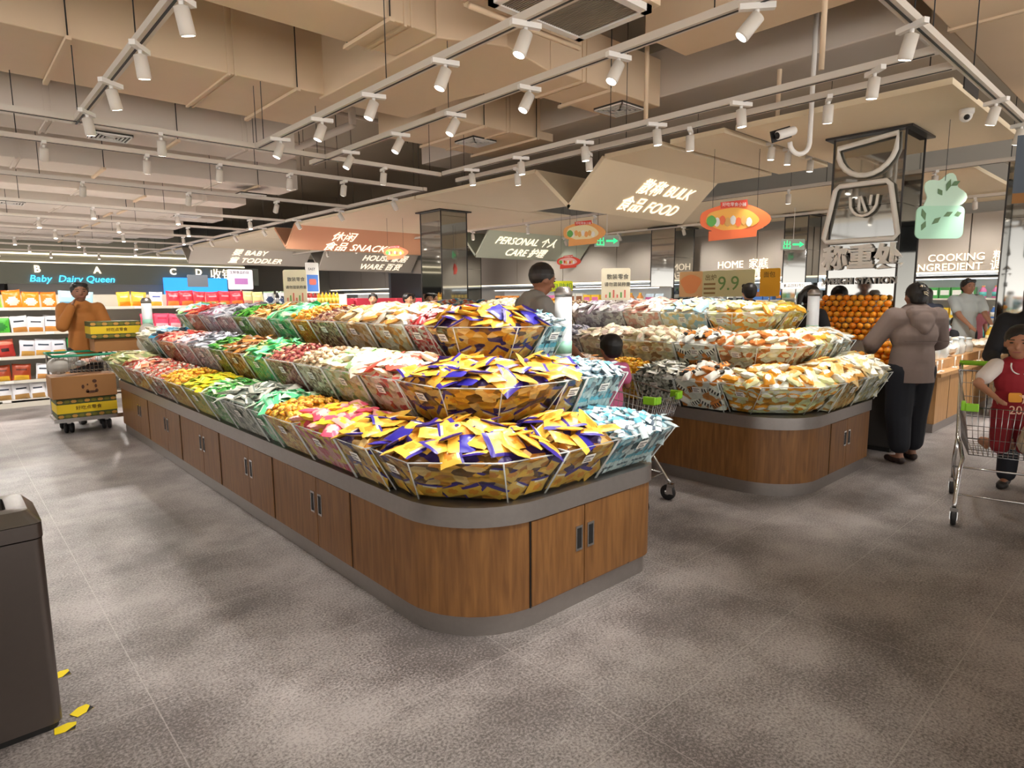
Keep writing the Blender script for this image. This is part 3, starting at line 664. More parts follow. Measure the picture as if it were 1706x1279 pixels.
def lump(c, c2, s=1):
    mb = MB(); mb.ball((0, 0, 0), (.024*s, .02*s, .013*s), pm(c), 8)
    for i, v in enumerate(mb.v): f = 1+R.uniform(-.25, .3); mb.v[i] = (v[0]*f, v[1]*f, v[2]*f)
    k = mb.mi(pm(c2))
    for i in range(len(mb.m)):
        if R.random() < .35: mb.m[i] = k
    return mb.mesh('lump')
def tubby(c, c2, w_=.12, h_=.075, t_=.05, kind=0):
    """clear film bread pack: pale film, coloured cake showing in a rounded window"""
    a, b = pm(c), pm(c2)
    if kind == 0: fn = lambda u, v: b if (u*u*1.3+v*v*1.9) < .62 else a
    elif kind == 1: fn = lambda u, v: mat('pk_stripe', '2b2b28', .4) if (abs(v) < .75 and int((u+1)*4.5) % 2 == 0 and v < .35) else a
    else: fn = lambda u, v: b if v > .45 or (abs(u) < .3 and v < -.2) else a
    return pillow(w_, h_, t_, fn, 9)
PROTO = {}
def protos(kind, cols):
    k = (kind, tuple(cols))
    if k in PROTO: return PROTO[k]
    L_ = []
    for q in range(3):
        c = cols[q % len(cols)]; c2 = cols[(q+1) % len(cols)]
        if kind == 'cracker':
            Yc, Oc, Pc, Wc = pm('eabb48'), pm('e0922e'), pm('38288c'), pm('efe6cf')
            if q == 2: fn = lambda u, v: Pc if v > .55 or (u < -.75) else (Oc if (u-.1)**2+(v+.1)**2 < .16 else Yc)
            else: fn = lambda u, v: Pc if v > .72 else (Wc if v > .5 and abs(u) < .5 else (Oc if (u-.05)**2+(v+.12)**2 < .18 else Yc))
            L_.append(pillow(.125, .108, .018, fn, 9))
        elif kind == 'purple':
            L_.append(pillow(.11, .11, .014, lambda u, v: pm('2f2796') if v > -.1 or q == 1 else pm('eabb48'), 7))
        elif kind == 'stick':
            A, B, C_ = pm('dff0f4'), pm('6fc4dc'), pm('647484')
            L_.append(pillow(.034, .115, .016, lambda u, v: (B if v > .35 else (C_ if abs(v+.3) < .25 and q != 1 else A)), 7))
        elif kind == 'candy': L_.append(twist(c, c2))
        elif kind == 'lump': L_.append(lump(c, c2))
        elif kind == 'sachet': L_.append(pillow(.075, .055, .014, (lambda a, b: lambda u, v: a if abs(v) > .3 or u > .5 else b)(pm(c), pm(c2)), 5))
        elif kind == 'bag': L_.append(pillow(.12, .09, .035, (lambda a, b: lambda u, v: a if (u*u+v*v) > .45 else b)(pm(c), pm(c2)), 6))
        elif kind == 'flat': L_.append(pillow(.05, .16, .01, (lambda a, b: lambda u, v: a if abs(u) < .6 or v > .6 else b)(pm(c), pm(c2)), 5))
        elif kind == 'bun': L_.append(tubby(c, c2, kind=0))
        elif kind == 'stripe': L_.append(tubby(c, c2, kind=(1, 1, 0)[q]))
    PROTO[k] = L_; return L_
NOUN = dict(cracker='cracker_packet', purple='cracker_packet', stick='stick_sachet', candy='wrapped_candy', lump='dried_snack', sachet='snack_sachet', bag='snack_bag', flat='snack_strip', bun='bread_pack', stripe='bread_pack')
SIZE = dict(cracker=.09, purple=.09, stick=.045, candy=.044, lump=.04, sachet=.056, bag=.085, flat=.06, bun=.095, stripe=.095)
def poly_pts(poly, n):
    """n points evenly along the outline"""
    L_ = [((Vector(poly[(i+1) % len(poly)])-Vector(poly[i])).length) for i in range(len(poly))]; tot = sum(L_); out = []
    for k in range(n):
        d = tot*k/n
        for i, l in enumerate(L_):
            if d <= l: a = Vector(poly[i]); b = Vector(poly[(i+1) % len(poly)]); out.append(a+(b-a)*(d/l if l else 0)); break
            d -= l
    return out
def bin_of(pb, pt, zb, zt, kind, cols, what, where, outer=(0,), heap=.1, n=None, lean=0, cat='packet', extra=None):
    """one acrylic bin: pb / pt bottom and top outlines; outer = edge indices that face the shopper"""
    pb = [Vector(p) for p in pb]; pt = [Vector(p) for p in pt]; N_ = len(pb)
    cb = sum(pb, Vector((0, 0)))/N_; c = Vector((cb.x, cb.y, zb))
    t = thing('acrylic_bin', c, 0, 'bin of %s %s' % (what, where), 'bin')
    ins = lambda P, d: [p+(sum(P, Vector((0, 0)))/N_-p).normalized()*d for p in P]
    mb = MB(); qb, qt = ins(pb, .005), ins(pt, .005)
    vs = [(*(p-cb), .002) for p in pb]+[(*(p-cb), zt-zb) for p in pt]+[(*(p-cb), .006) for p in qb]+[(*(p-cb), zt-zb) for p in qt]
    fs = [tuple(range(N_))[::-1], tuple(range(2*N_, 3*N_))]
    for i in range(N_):
        j = (i+1) % N_; fs += [(i, j, N_+j, N_+i), (2*N_+j, 2*N_+i, 3*N_+i, 3*N_+j), (N_+i, N_+j, 3*N_+j, 3*N_+i)]
    mb.add(vs, fs, ACR); mb.build('bin_wall', t)
    mb = MB().tube([(*(p-cb), zt-zb) for p in pt], .0035, EDGE_GLINT, 4, None, True)  # pale tubes paint the bright highlights along the bin edges
    for i in set(list(outer)+[(k+1) % N_ for k in outer]): mb.tube([(*(pb[i]-cb), 0), (*(pt[i]-cb), zt-zb)], .0035, EDGE_GLINT, 4)
    mb.build('bin_edge_glint', t)
    # price card on the front wall
    i = outer[0]; j = (i+1) % N_; a = (pt[i]+pt[j])/2; b = (pb[i]+pb[j])/2
    o_ = Vector((*(a.lerp(b, .3)-cb), (zt-zb)*.7)); xd = Vector((*(pt[j]-pt[i]), 0)).normalized(); yd = Vector((*(a-b), zt-zb)).normalized()
    if i >= 0:
        nn = xd.cross(yd); sg = 1 if nn.dot(Vector((*(a-(sum(pt, Vector((0, 0)))/N_)), 0))) > 0 else -1
        if sg < 0: xd = -xd; nn = -nn
        F = frame(o_+nn*.006, xd, yd)
        MB().box(-.035, .035, -.025, .025, -.001, .001, PAPER, F).box(-.028, .028, .008, .013, .001, .0018, INK, F).box(-.028, .01, -.004, 0, .001, .0018, INK, F).box(-.028, .02, -.016, -.011, .001, .0018, INK, F).build('price_card', t)
    # packed contents below and inside
    K = 20; base = poly_pts([tuple(p) for p in ins(pb, .02)], K); topo = poly_pts([tuple(p) for p in ins(pt, .014)], K); ct = sum(pt, Vector((0, 0)))/N_
    pal = palette_mat('fill_'+kind+'_'.join(cols), (list(cols)*2)[:max(3, len(cols))] if kind not in ('cracker', 'purple', 'stick') else (['d9a136', 'c07f2c', '3a2c6a', 'e8c27a', '6b4a24'] if kind != 'stick' else ['b9dce6', '6fb4cc', '7b8790', 'e6f0f2', '4c6a78']),
                      {'stick': 34, 'cracker': 18, 'bun': 19, 'stripe': 22, 'bag': 24}.get(kind, 42), {'stick': .35, 'cracker': 1.6, 'bun': 1.4, 'flat': .5}.get(kind, 1.1))
    vs = [(*(p-cb), .01) for p in base]; fs = [tuple(range(K))[::-1]]; rings = [(1, 0), (.86, .45), (.62, .8), (.3, .97)]
    for s, h in rings:
        for p in topo: q = ct+(p-ct)*s; vs.append((*(q-cb), zt-zb-.012+heap*.75*h+(R.uniform(-.008, .008) if h else 0)))
    for r_ in range(len(rings)):
        for k in range(K): q = (k+1) % K; fs.append((r_*K+k, r_*K+q, (r_+1)*K+q, (r_+1)*K+k))
    fs.append(tuple(len(rings)*K+k for k in range(K)))
    f = MB().add(vs, fs, pal).build('packed_contents'); f.location = c
    tag(f, '%s inside %s' % (what, where), cat, None, 'stuff')
    # individual packets on the heap and pressed against the wall
    PR = protos(kind, cols); sz = SIZE[kind]; grp = '%s %s' % (what, where); lab = '%s heaped %s' % (what, where)
    ws = what.replace('-', ' ').split()[-2:]; noun = '_'.join(ws); noun = noun[:-3]+'y' if noun.endswith('ies') else noun[:-1]
    area = 0
    for i in range(N_): a = pt[i]; b = pt[(i+1) % N_]; area += a.x*b.y-b.x*a.y
    area = abs(area)/2
    cnt = n or int(min(95, max(14, 1.45*area/(sz*sz))))
    flatty = kind in ('cracker', 'purple', 'stick', 'flat', 'bun', 'stripe', 'sachet')
    for k in range(cnt):
        u = (k+.5)/cnt; s = math.sqrt(u)*.97; a = (k*.618034) % 1; p = topo[0].lerp(topo[0], 0)
        fi = a*K; i0 = int(fi) % K; p = topo[i0].lerp(topo[(i0+1) % K], fi-int(fi)); q = ct+(p-ct)*s
        h = zt-.006+heap*.75*max(0, 1-s**2.6)+R.uniform(.0, .022)+sz*.12
        o2 = bpy.data.objects.new(noun, PR[k % len(PR)] if not (kind == 'cracker' and R.random() < .07) else protos('purple', cols)[k % 3]); col.objects.link(o2)
        sl = (q-ct); tilt = min(.55, heap*3.2*s)
        ax = Vector((-sl.y, sl.x, 0)); ax = ax.normalized() if ax.length > 1e-5 else Vector((1, 0, 0))
        rot = Matrix.Rotation(tilt+R.uniform(-.3, .3), 3, ax) @ Euler((R.uniform(-.35, .35), R.uniform(-.35, .35), R.uniform(0, 6.28) if kind != 'stick' else R.uniform(-.9, .9)+lean)).to_matrix()
        o2.matrix_world = Matrix.Translation((q.x, q.y, h)) @ rot.to_4x4() @ Matrix.Diagonal((*((1+R.uniform(-.08, .12),)*3), 1))
        tag(o2, lab, cat, grp)
    if extra:
        for e in outer:
            a0, a1 = pb[e], pb[(e+1) % N_]; b0, b1 = pt[e], pt[(e+1) % N_]; hh = zt-zb
            rows = max(1, int(hh/(SIZE[kind]*(2.0 if kind == 'stick' else 1.0)))); 
            for r_ in range(rows):
                v = (r_+.55)/rows*.94; lo = a0.lerp(b0, v); hi = a1.lerp(b1, v); cols_ = max(1, int((hi-lo).length/(sz*(.7 if kind == 'stick' else .95))))
                for c_ in range(cols_):
                    q = lo.lerp(hi, (c_+.5)/cols_); nn = Vector((*(b0.lerp(b1, .5)-a0.lerp(a1, .5)), hh)).normalized(); xd = Vector((*(a1-a0), 0)).normalized()
                    F = frame((0, 0, 0), xd, nn); inn = (Vector((cb.x, cb.y))-q).normalized()*.016; q = q+inn
                    if F.col[2].to_2d().dot(inn) > 0: F = frame((0, 0, 0), -xd, nn)
                    o2 = bpy.data.objects.new(noun, PR[R.randrange(len(PR))]); col.objects.link(o2)
                    o2.matrix_world = Matrix.Translation((q.x, q.y, zb+v*hh)) @ F @ Euler((R.uniform(-.08, .08), R.uniform(-.08, .08), R.uniform(-.25, .25) if kind == 'stick' else R.uniform(-.7, .7))).to_matrix().to_4x4() @ Matrix.Diagonal((.92, .92, .5, 1))
                    tag(o2, '%s on the wall %s' % (what, where), cat, '%s behind the wall %s' % (what, where))
    return t
def rowseg(xo, depth, zb, zt, segs, where, flare=.1, heap=.1, side=-1, ymax=0):
    """a row of bins along Y whose outer wall is at x = xo (facing -X)"""
    for (ya, yb, kind, cols, what, cat) in segs:
        g_ = .006
        pb = [(xo+flare, yb-g_), (xo+flare, ya+g_), (xo+depth, ya+g_), (xo+depth, yb-g_)]
        pt = [(xo, yb-g_), (xo, ya+g_), (xo+depth, ya+g_), (xo+depth, yb-g_)]
        bin_of(pb, pt, zb, zt, kind, cols, what, where, (0,), heap, None, 0, cat, extra=(kind in ('cracker', 'bun', 'stripe') and ya < 3.2))
def frontseg(yo, depth, zb, zt, segs, where, flare=.12, heap=.1, right_flare=None):
    for (xa, xb, kind, cols, what, cat) in segs:
        g_ = .005; rf = right_flare if (right_flare and xb == segs[-1][1]) else 0
        pb = [(xa+g_, yo+flare), (xb-g_, yo+flare), (xb-g_, yo+depth), (xa+g_, yo+depth)]
        pt = [(xa+g_, yo), (xb-g_+rf, yo), (xb-g_+rf, yo+depth), (xa+g_, yo+depth)]
        bin_of(pb, pt, zb, zt, kind, cols, what, where, (0, 1) if rf else (0,), heap, None, 0, cat, extra=True)
CR = ('cracker', ['eabb48', 'e0922e', '38288c']); ST = ('stick', ['dff0f4', '6fc4dc', '8a97a4'])
# --- nearest island
CK, SK = 'yellow and purple cracker packets', 'light blue stick sachets'
W1, W2, W3 = 'on the lowest tier of the cracker island', 'on the middle tier of the cracker island', 'on the top tier of the cracker island'
bin_of([(1.53, 2.5), (1.53, 2.31), (1.79, 2.0), (2.0, 1.98), (2.0, 2.3), (1.82, 2.5)], [(1.40, 2.5), (1.38, 2.16), (1.66, 1.88), (2.0, 1.83), (2.0, 2.3), (1.82, 2.5)], .608, .83, *CR, CK, 'at the rounded front corner, lowest tier', (0, 1, 2), .12, 62, 0, 'packet', True)
frontseg(1.83, .47, .608, .83, [(2.0, 2.36, *CR, CK, 'packet')], 'beside the blue sachets, lowest tier', heap=.12, flare=.15)
frontseg(1.83, .47, .608, .83, [(2.36, 2.8, *ST, SK, 'sachet')], 'at the front end, lowest tier', heap=.08, right_flare=.04, flare=.15)
rowseg(1.38, .42, .608, .83, [
    (2.5, 2.82, *CR, CK, 'packet'),
    (2.82, 3.3, 'bag', ['d6506a', 'f0a8a0', 'e8c63a'], 'pink and red candy bags', 'bag'),
    (3.3, 3.72, 'lump', ['e8a62c', 'f4cf5a', 'b8741c'], 'golden puffed snacks', 'snack'),
    (3.72, 3.95, 'flat', ['9fe0b8', '5fcf8f', 'e6f2d8'], 'mint green strips', 'strip'),
    (3.95, 4.5, 'flat', ['b9b9ac', '6f7a70', 'dcdccf'], 'silver grey long strips', 'strip'),
    (4.5, 4.9, 'sachet', ['6fbf5a', '3f9a4a', 'd8e8c0'], 'leaf green sachets', 'sachet'),
    (4.9, 5.4, 'sachet', ['f2e03c', 'e8c820', '9fbf3a'], 'lemon yellow sachets', 'sachet'),
    (5.4, 6.0, 'lump', ['eeb02c', 'f6d24a', 'd88a20'], 'orange yellow dried snacks', 'snack'),
    (6.0, 6.7, 'candy', ['eee6da', 'd8503f', 'c8a080'], 'white and red wrapped candies', 'candy'),
    (6.7, 7.5, 'sachet', ['c8564a', 'e8dcd0', 'd89a6a'], 'red and cream sachets', 'sachet'),
    (7.5, 8.38, 'bag', ['dfe0a0', 'c8b890', 'a0b070'], 'pale green snack bags', 'bag')], W1, flare=.12, heap=.1)
bin_of([(1.84, 2.75), (1.84, 2.47), (2.0, 2.31), (2.3, 2.30), (2.3, 2.7)], [(1.70, 2.75), (1.69, 2.36), (1.88, 2.13), (2.3, 2.11), (2.3, 2.7)], .872, 1.09, *CR, CK, 'at the rounded corner, middle tier', (0, 1, 2), .12, 66, 0, 'packet', True)
frontseg(2.12, .5, .872, 1.09, [(2.3, 2.46, *CR, CK, 'packet')], 'squeezed beside the blue sachets, middle tier', heap=.1)
frontseg(2.12, .5, .872, 1.09, [(2.46, 2.77, *ST, SK, 'sachet')], 'at the blue end, middle tier', heap=.06, right_flare=.03)
rowseg(1.70, .46, .872, 1.09, [
    (2.75, 3.15, 'bag', ['ece4d0', 'd8c8a8', 'd85a4a'], 'cream bags with red marks', 'bag'),
    (3.15, 3.6, 'bag', ['f0e8d8', 'f0d8a8', 'a8c890'], 'ivory and pale green snack bags', 'bag'),
    (3.6, 4.0, 'lump', ['d8c09a', 'f0e4c8', '9a7a58'], 'beige dried mushroom snacks', 'snack'),
    (4.0, 4.5, 'candy', ['8a3a3a', 'b86058', 'd8a888'], 'dark red wrapped candies', 'candy'),
    (4.5, 4.95, 'flat', ['8fe8b0', '4fd08a', 'd8e090'], 'bright mint strips', 'strip'),
    (4.95, 5.4, 'flat', ['b87838', '8a5a30', 'e8d8b8'], 'brown and orange strips', 'strip'),
    (5.4, 5.75, 'sachet', ['4f9a3a', '7fc050', '2f6a30'], 'dark green sachets', 'sachet'),
    (5.75, 6.3, 'flat', ['c8c8d0', '8a8e98', 'f0f0f4'], 'silver and grey strips', 'strip'),
    (6.3, 6.8, 'sachet', ['f0e4e8', 'e8b8b0', 'd8d0e0'], 'white and pink sachets', 'sachet'),
    (6.8, 7.5, 'sachet', ['d83a38', 'e86a5a', 'f0c0a0'], 'bright red sachets', 'sachet'),
    (7.5, 7.75, 'bag', ['4fa8d0', '2c3a48', 'a8d8e8'], 'blue and black snack bags', 'bag'),
    (7.75, 8.35, 'bag', ['e0dcc8', 'c8c0a8', 'f0ecdc'], 'clear cream snack bags', 'bag')], W2, flare=.12, heap=.1)
bin_of([(2.26, 3.05), (2.26, 2.92), (2.45, 2.72), (2.6, 2.72), (2.6, 3.05)], [(2.13, 3.1), (2.13, 2.83), (2.38, 2.56), (2.62, 2.56), (2.62, 3.1)], 1.135, 1.34, *CR, CK, 'at the front corner, top tier', (0, 1, 2), .12, 60, 0, 'packet', True)
frontseg(2.56, .54, 1.135, 1.34, [(2.6, 2.78, *ST, SK, 'sachet')], 'at the blue end, top tier', heap=.07, right_flare=.02)
rowseg(2.13, .66, 1.135, 1.34, [
    (3.1, 3.35, 'sachet', ['d83c40', 'f0a0a0', 'f4e4dc'], 'red and pink sachets', 'sachet'),
    (3.35, 3.8, 'bag', ['e8dcc0', 'e0a050', 'f0e8d8'], 'cream and orange cracker bags', 'bag'),
    (3.8, 4.25, 'bag', ['f0e4d0', 'd8b070', 'e0c8a0'], 'ivory biscuit bags', 'bag'),
    (4.25, 4.7, 'candy', ['8a4848', 'c89878', 'e8d0b0'], 'maroon and beige candies', 'candy'),
    (4.7, 5.05, 'lump', ['f0a828', 'e08820', 'f8d060'], 'orange dried fruit pieces', 'snack'),
    (5.05, 5.5, 'bag', ['6fe0a0', '48c880', 'd0f0c8'], 'bright mint green bags', 'bag'),
    (5.5, 6.0, 'flat', ['e8b060', 'c88838', 'f0dcb0'], 'orange and tan strips', 'strip'),
    (6.0, 6.4, 'sachet', ['58b038', '80d050', '388828'], 'grass green sachets', 'sachet'),
    (6.4, 6.95, 'flat', ['c4c4cc', '888c98', 'ececf0'], 'silver foil strips', 'strip'),
    (6.95, 7.45, 'sachet', ['f0e8f0', 'd890b0', 'e8d8e8'], 'white and rose sachets', 'sachet'),
    (7.45, 8.0, 'sachet', ['e04030', 'e87848', 'c83030'], 'scarlet sachets', 'sachet'),
    (8.0, 8.35, 'bag', ['88c070', 'e0dcb0', '60a8b8'], 'mixed green snack bags', 'bag')], W3, flare=.12, heap=.12)
# --- bread island
def shift(s, d): return [(a+d, b+d, *r) for a, b, *r in s]
V1, V2, V3 = 'on the lowest tier of the bread island', 'on the middle tier of the bread island', 'on the top tier of the bread island'
BY = ('bun', ['eef0b8', 'e8a030', 'f4f4e4']); BW = ('bun', ['f0ecd8', 'c87838', 'e8e0b8']); SB = ('stripe', ['ecece0', 'd88838', 'f0f0e8'])
bin_of([(4.54, 2.45), (4.54, 2.28), (4.8, 1.99), (5.0, 1.97), (5.0, 2.3), (4.8, 2.45)], [(4.36, 2.45), (4.34, 2.1), (4.63, 1.81), (5.0, 1.77), (5.0, 2.3), (4.8, 2.45)], .608, .85, *BY, 'yellow-topped bread packs', 'at the rounded corner of the bread island', (0, 1, 2), .13, 40, 0, 'bread pack', True)
frontseg(1.77, .47, .608, .85, [(5.0, 5.45, 'bag', ['e8c888', 'd8a050', 'f4ecd0'], 'tan film-wrapped cakes', 'cake'), (5.45, 5.98, 'bag', ['e8e4d4', 'd8c890', 'f4f4ec'], 'pale film-wrapped cakes', 'cake')], 'at the front end of the bread island', heap=.16, right_flare=.06)
rowseg(4.34, .44, .608, .85, [
    (2.45, 2.85, *SB, 'black-striped bread packs', 'bread pack'),
    (2.85, 3.25, 'sachet', ['b8b8a8', 'f0f0e8', '50544c'], 'black and white sachets', 'sachet'),
    (3.25, 3.75, 'lump', ['f0b020', 'f8d040', 'd88810'], 'amber candied fruit', 'snack'),
    (3.75, 4.3, 'sachet', ['e8d8c8', 'b8a8a0', 'e09850'], 'cream and mauve sachets', 'sachet'),
    (4.3, 5.0, 'candy', ['e8c8a8', 'd89048', 'c8b8a8'], 'amber wrapped candies', 'candy'),
    (5.0, 6.0, 'bag', ['d8c0a0', 'e0a860', 'b89878'], 'tan biscuit bags', 'bag'),
    (6.0, 8.2, 'bag', ['e0a8a0', 'd8d0c0', 'a8c8d8'], 'mixed pastel snack bags', 'bag')], V1, flare=.12, heap=.12)
bin_of([(4.83, 2.7), (4.83, 2.42), (5.0, 2.27), (5.3, 2.26), (5.3, 2.65)], [(4.70, 2.7), (4.68, 2.32), (4.88, 2.1), (5.3, 2.08), (5.3, 2.65)], .872, 1.11, *BW, 'orange-centred bread packs', 'at the corner, bread island middle tier', (0, 1, 2), .1, 36, 0, 'bread pack', True)
frontseg(2.08, .5, .872, 1.11, [(5.3, 5.62, *BY, 'lemon film bread packs', 'bread pack'), (5.62, 5.98, 'bag', ['d8dcd8', 'e8f0f0', 'c8a870'], 'clear-wrapped rolls', 'roll')], 'at the front end, bread island middle tier', heap=.1, right_flare=.06)
rowseg(4.70, .5, .872, 1.11, [
    (2.7, 3.1, *SB, 'striped white bread packs', 'bread pack'),
    (3.1, 3.7, 'bun', ['ece8d0', 'c8a888', 'f0ecc8'], 'cream bread packs', 'bread pack'),
    (3.7, 4.2, 'bag', ['f0ecd0', 'e8d8b8', 'c8b0a0'], 'ivory roll bags', 'bag'),
    (4.2, 4.8, 'sachet', ['b8b8c8', '888898', 'e8e0d8'], 'grey violet sachets', 'sachet'),
    (4.8, 5.3, 'bag', ['e8b050', 'f0c878', 'c88830'], 'orange cake bags', 'bag'),
    (5.3, 6.0, 'bun', ['e8e0c0', 'b8a080', 'f0f0dc'], 'boxed pale biscuits', 'biscuit pack'),
    (6.0, 8.15, 'sachet', ['a0c8e0', 'e08878', 'e8e0d0'], 'blue and coral sachets', 'sachet')], V2, flare=.12, heap=.11)
bin_of([(5.26, 3.0), (5.26, 2.86), (5.42, 2.68), (5.6, 2.67), (5.6, 3.0)], [(5.13, 3.05), (5.12, 2.78), (5.36, 2.52), (5.62, 2.51), (5.62, 3.05)], 1.135, 1.36, *BY, 'egg-yellow bread packs', 'at the corner, top tier of the bread island', (0, 1, 2), .08, 30, 0, 'bread pack', True)
frontseg(2.51, .54, 1.135, 1.36, [(5.62, 5.98, 'bun', ['f0dc60', 'e0a828', 'f4f0c0'], 'golden cake packs', 'cake')], 'at the front end, bread island top tier', heap=.06, right_flare=.06)
rowseg(5.13, .8, 1.135, 1.36, [
    (3.05, 3.55, 'bag', ['f4f4f0', 'f0d8a0', 'a8d0e0'], 'white film roll bags', 'bag'),
    (3.55, 4.0, 'bag', ['f0d8c8', 'e8a898', 'f4ece0'], 'blush pink roll bags', 'bag'),
    (4.0, 4.7, 'bag', ['d8d0d0', 'a898a0', 'f0ece8'], 'pale lilac snack bags', 'bag'),
    (4.7, 5.2, 'lump', ['b89878', 'e0c8a0', '786058'], 'speckled nut clusters', 'snack'),
    (5.2, 5.7, 'bag', ['f0b048', 'e89830', 'f4d088'], 'orange wafer bags', 'bag'),
    (5.7, 6.4, 'bun', ['f0ecd8', 'c8b898', 'e0d8b0'], 'cream wafer packs', 'wafer pack'),
    (6.4, 8.1, 'bag', ['e87850', '60a8c8', 'e8e0d0'], 'coral and blue snack bags', 'bag')], V3, flare=.12, heap=.12)

# ------------------------------------------------------------------ people
def V(*a): return Vector(a)
def ik(S, W, a, b, hint):
    d = W-S; L_ = min(d.length, (a+b)*.985); d = d.normalized(); W = S+d*L_
    x = (a*a-b*b+L_*L_)/(2*L_); hgt = math.sqrt(max(0, a*a-x*x)); n = (hint-d*hint.dot(d)); n = n.normalized() if n.length > 1e-6 else V(0, 0, -1)
    return S+d*x+n*hgt, W
def hand(mb, m, W, d, palm, s, curl=.35, grip=None, side=1):
    """palm, four fingers of different length and a thumb leaving the side of the palm"""
    d = d.normalized(); palm = (palm-d*palm.dot(d)).normalized(); x = d.cross(palm)*side
    c = W+d*.045*s
    rot = Matrix((x, palm, d)).transposed()
    mb.ball(c, (.038*s, .016*s, .048*s), m, 12, None, rot)
    for k, (o, l) in enumerate(((-.027, .068), (-.009, .078), (.009, .073), (.026, .058))):
        p = W+d*.078*s+x*o*s; f = d; 
        for seg, r in ((.42, .0088), (.33, .008), (.25, .007)):
            f = (f+palm*curl*(1.0+.12*k)).normalized(); q = p+f*l*seg*s; mb.cap(p, q, r*s, r*.93*s, m, 8); p = q
    t = (d*.55-x*.85+palm*.25).normalized(); p = W+d*.02*s-x*.024*s; q = p+t*.038*s; mb.cap(p, q, .0115*s, .010*s, m, 8)
    t2 = (d*.8-x*.25+palm*(.3+curl*.5)).normalized(); mb.cap(q, q+t2*.03*s, .0095*s, .008*s, m, 8)
def figure(x, y, rz, h, label, top, pants, skin='c79270', hair='1b1613', shoe='201c1a', z0=0, hh=.138, hr=None, hl=None, er=None, el=None, lean=0, sleeve='short', pl=1.0,
           yaw=0, nod=0, hairstyle='short', vox=.012, sit=None, step=0, bare=False, skirt=False, girth=1.0, loose=1.0, group=None, hpose=.35, kneel=False):
    t = thing('person', (x, y, z0), rz, label, 'person', group)
    SK = mat('skin_'+skin, skin, .55); HR = mat('hair_'+hair, hair, .45); TP = mat('cloth_'+top, top, .8, bump=.15, bscale=25); PT = mat('cloth_'+pants, pants, .85, bump=.1, bscale=25); SH = mat('shoe_'+shoe, shoe, .5)
    H_ = hh*h; hipz = (.52 if hh < .15 else .45)*h; g = girth
    if sit is not None: hipz = sit
    shz = hipz+(.3 if hh < .15 else .285)*h; sw = (.112 if hh < .15 else .105)*h*g
    tl = lambda z: V(0, math.sin(lean)*(z-hipz), hipz+math.cos(lean)*(z-hipz)-0) if z > hipz else V(0, 0, z)
    sh = tl(shz); hipw = .052*h*g
    S = {s: sh+V(s*sw, 0, 0) for s in (1, -1)}
    neck = tl(shz+.03*h); hc = tl(shz+.045*h+H_*.5)+V(0, .012*h+math.sin(nod)*H_*.35, 0)
    HM = Matrix.Rotation(yaw, 3, 'Z') @ Matrix.Rotation(-nod, 3, 'X')
    hp = lambda a, b, c: hc+HM @ V(a*H_, b*H_, c*H_)
    mb = MB()
    # trunk
    ch = tl(hipz+.2*h); wa = tl(hipz+.1*h); r_ = h*g
    mb.cap(S[1]*.55+S[-1]*.45, S[1]*.45+S[-1]*.55, .06*r_, .06*r_, SK)
    for s in (1, -1): mb.cap(sh+V(0, 0, -.01*h), S[s]-V(s*.012*h, 0, .008*h), .042*r_, .036*r_, SK)
    mb.ball(ch+V(0, .004*h, 0), (.098*r_, .066*r_, .11*h), SK, 16); mb.ball(wa, (.082*r_, .06*r_, .1*h), SK, 16); mb.ball(V(0, 0, hipz+.01*h), (.09*r_, .066*r_, .07*h), SK, 16)
    mb.cap(sh, hc-V(0, 0, H_*.25), .033*h*(.8+.2*g) if hh < .15 else .03*h, .03*h, SK)
    # head
    mb.ball(hp(0, -.03, .07), (.37*H_, .42*H_, .41*H_), SK, 18); mb.ball(hp(0, .1, -.18), (.26*H_, .28*H_, .3*H_), SK, 14, None, HM)
    mb.ball(hp(0, .2, -.36), (.13*H_, .12*H_, .1*H_), SK, 10); mb.cap(hp(0, .37, .02), hp(0, .45, -.1), .035*H_, .06*H_, SK, 8)
    for s in (1, -1):
        mb.ball(hp(s*.36, -.02, -.05), (.04*H_, .08*H_, .12*H_), SK, 8, None, HM); mb.ball(hp(s*.17, .27, -.12), (.11*H_, .1*H_, .1*H_), SK, 8)
    mb.cap(hp(-.13, .33, .1), hp(.13, .33, .1), .05*H_, .05*H_, SK, 8); mb.cap(hp(-.07, .34, -.23), hp(.07, .34, -.23), .04*H_, .04*H_, SK, 8)
    # arms
    A = {}
    for s, tg, hn in ((1, hr, er), (-1, hl, el)):
        W = Vector(tg) if tg else S[s]+V(s*.05*h, .03*h, -.32*h)
        E, W = ik(S[s], W, .172*h, .15*h, Vector(hn) if hn else V(s*.35, -.8, -.5)); A[s] = (E, W)
        mb.cap(S[s], E, .031*h, .024*h, SK); mb.cap(E, W, .025*h, .0155*h, SK)
        d = W-E; hand(mb, SK, W, d, V(-s*.9, .1, -.3) if abs(d.normalized().x) < .8 else V(0, .2, -1), (.95 if hh < .15 else .72)*h/1.7*(1 if hh < .15 else 1.1), hpose, None, s)
    # legs
    Lg = {}
    for s in (1, -1):
        hip = V(s*hipw, 0, hipz)
        if kneel: kn = V(s*hipw*1.3, .05*h, hipz-.2*h); an = V(s*hipw*1.2, -.17*h, hipz-.21*h)
        elif sit is not None: kn = V(s*hipw*1.5, .23*h, hipz+.01*h); an = V(s*hipw*1.5, .27*h, max(.0, hipz-.22*h))
        else:
            dy = s*step*h; kn = V(s*hipw*1.05, dy*.5+.012*h, hipz*.53); an = V(s*hipw*1.1, dy-.01*h, .045*h)
        Lg[s] = (hip, kn, an)
        mb.cap(hip, kn, .05*r_, .034*h, SK); mb.cap(kn, an, .034*h, .02*h, SK)
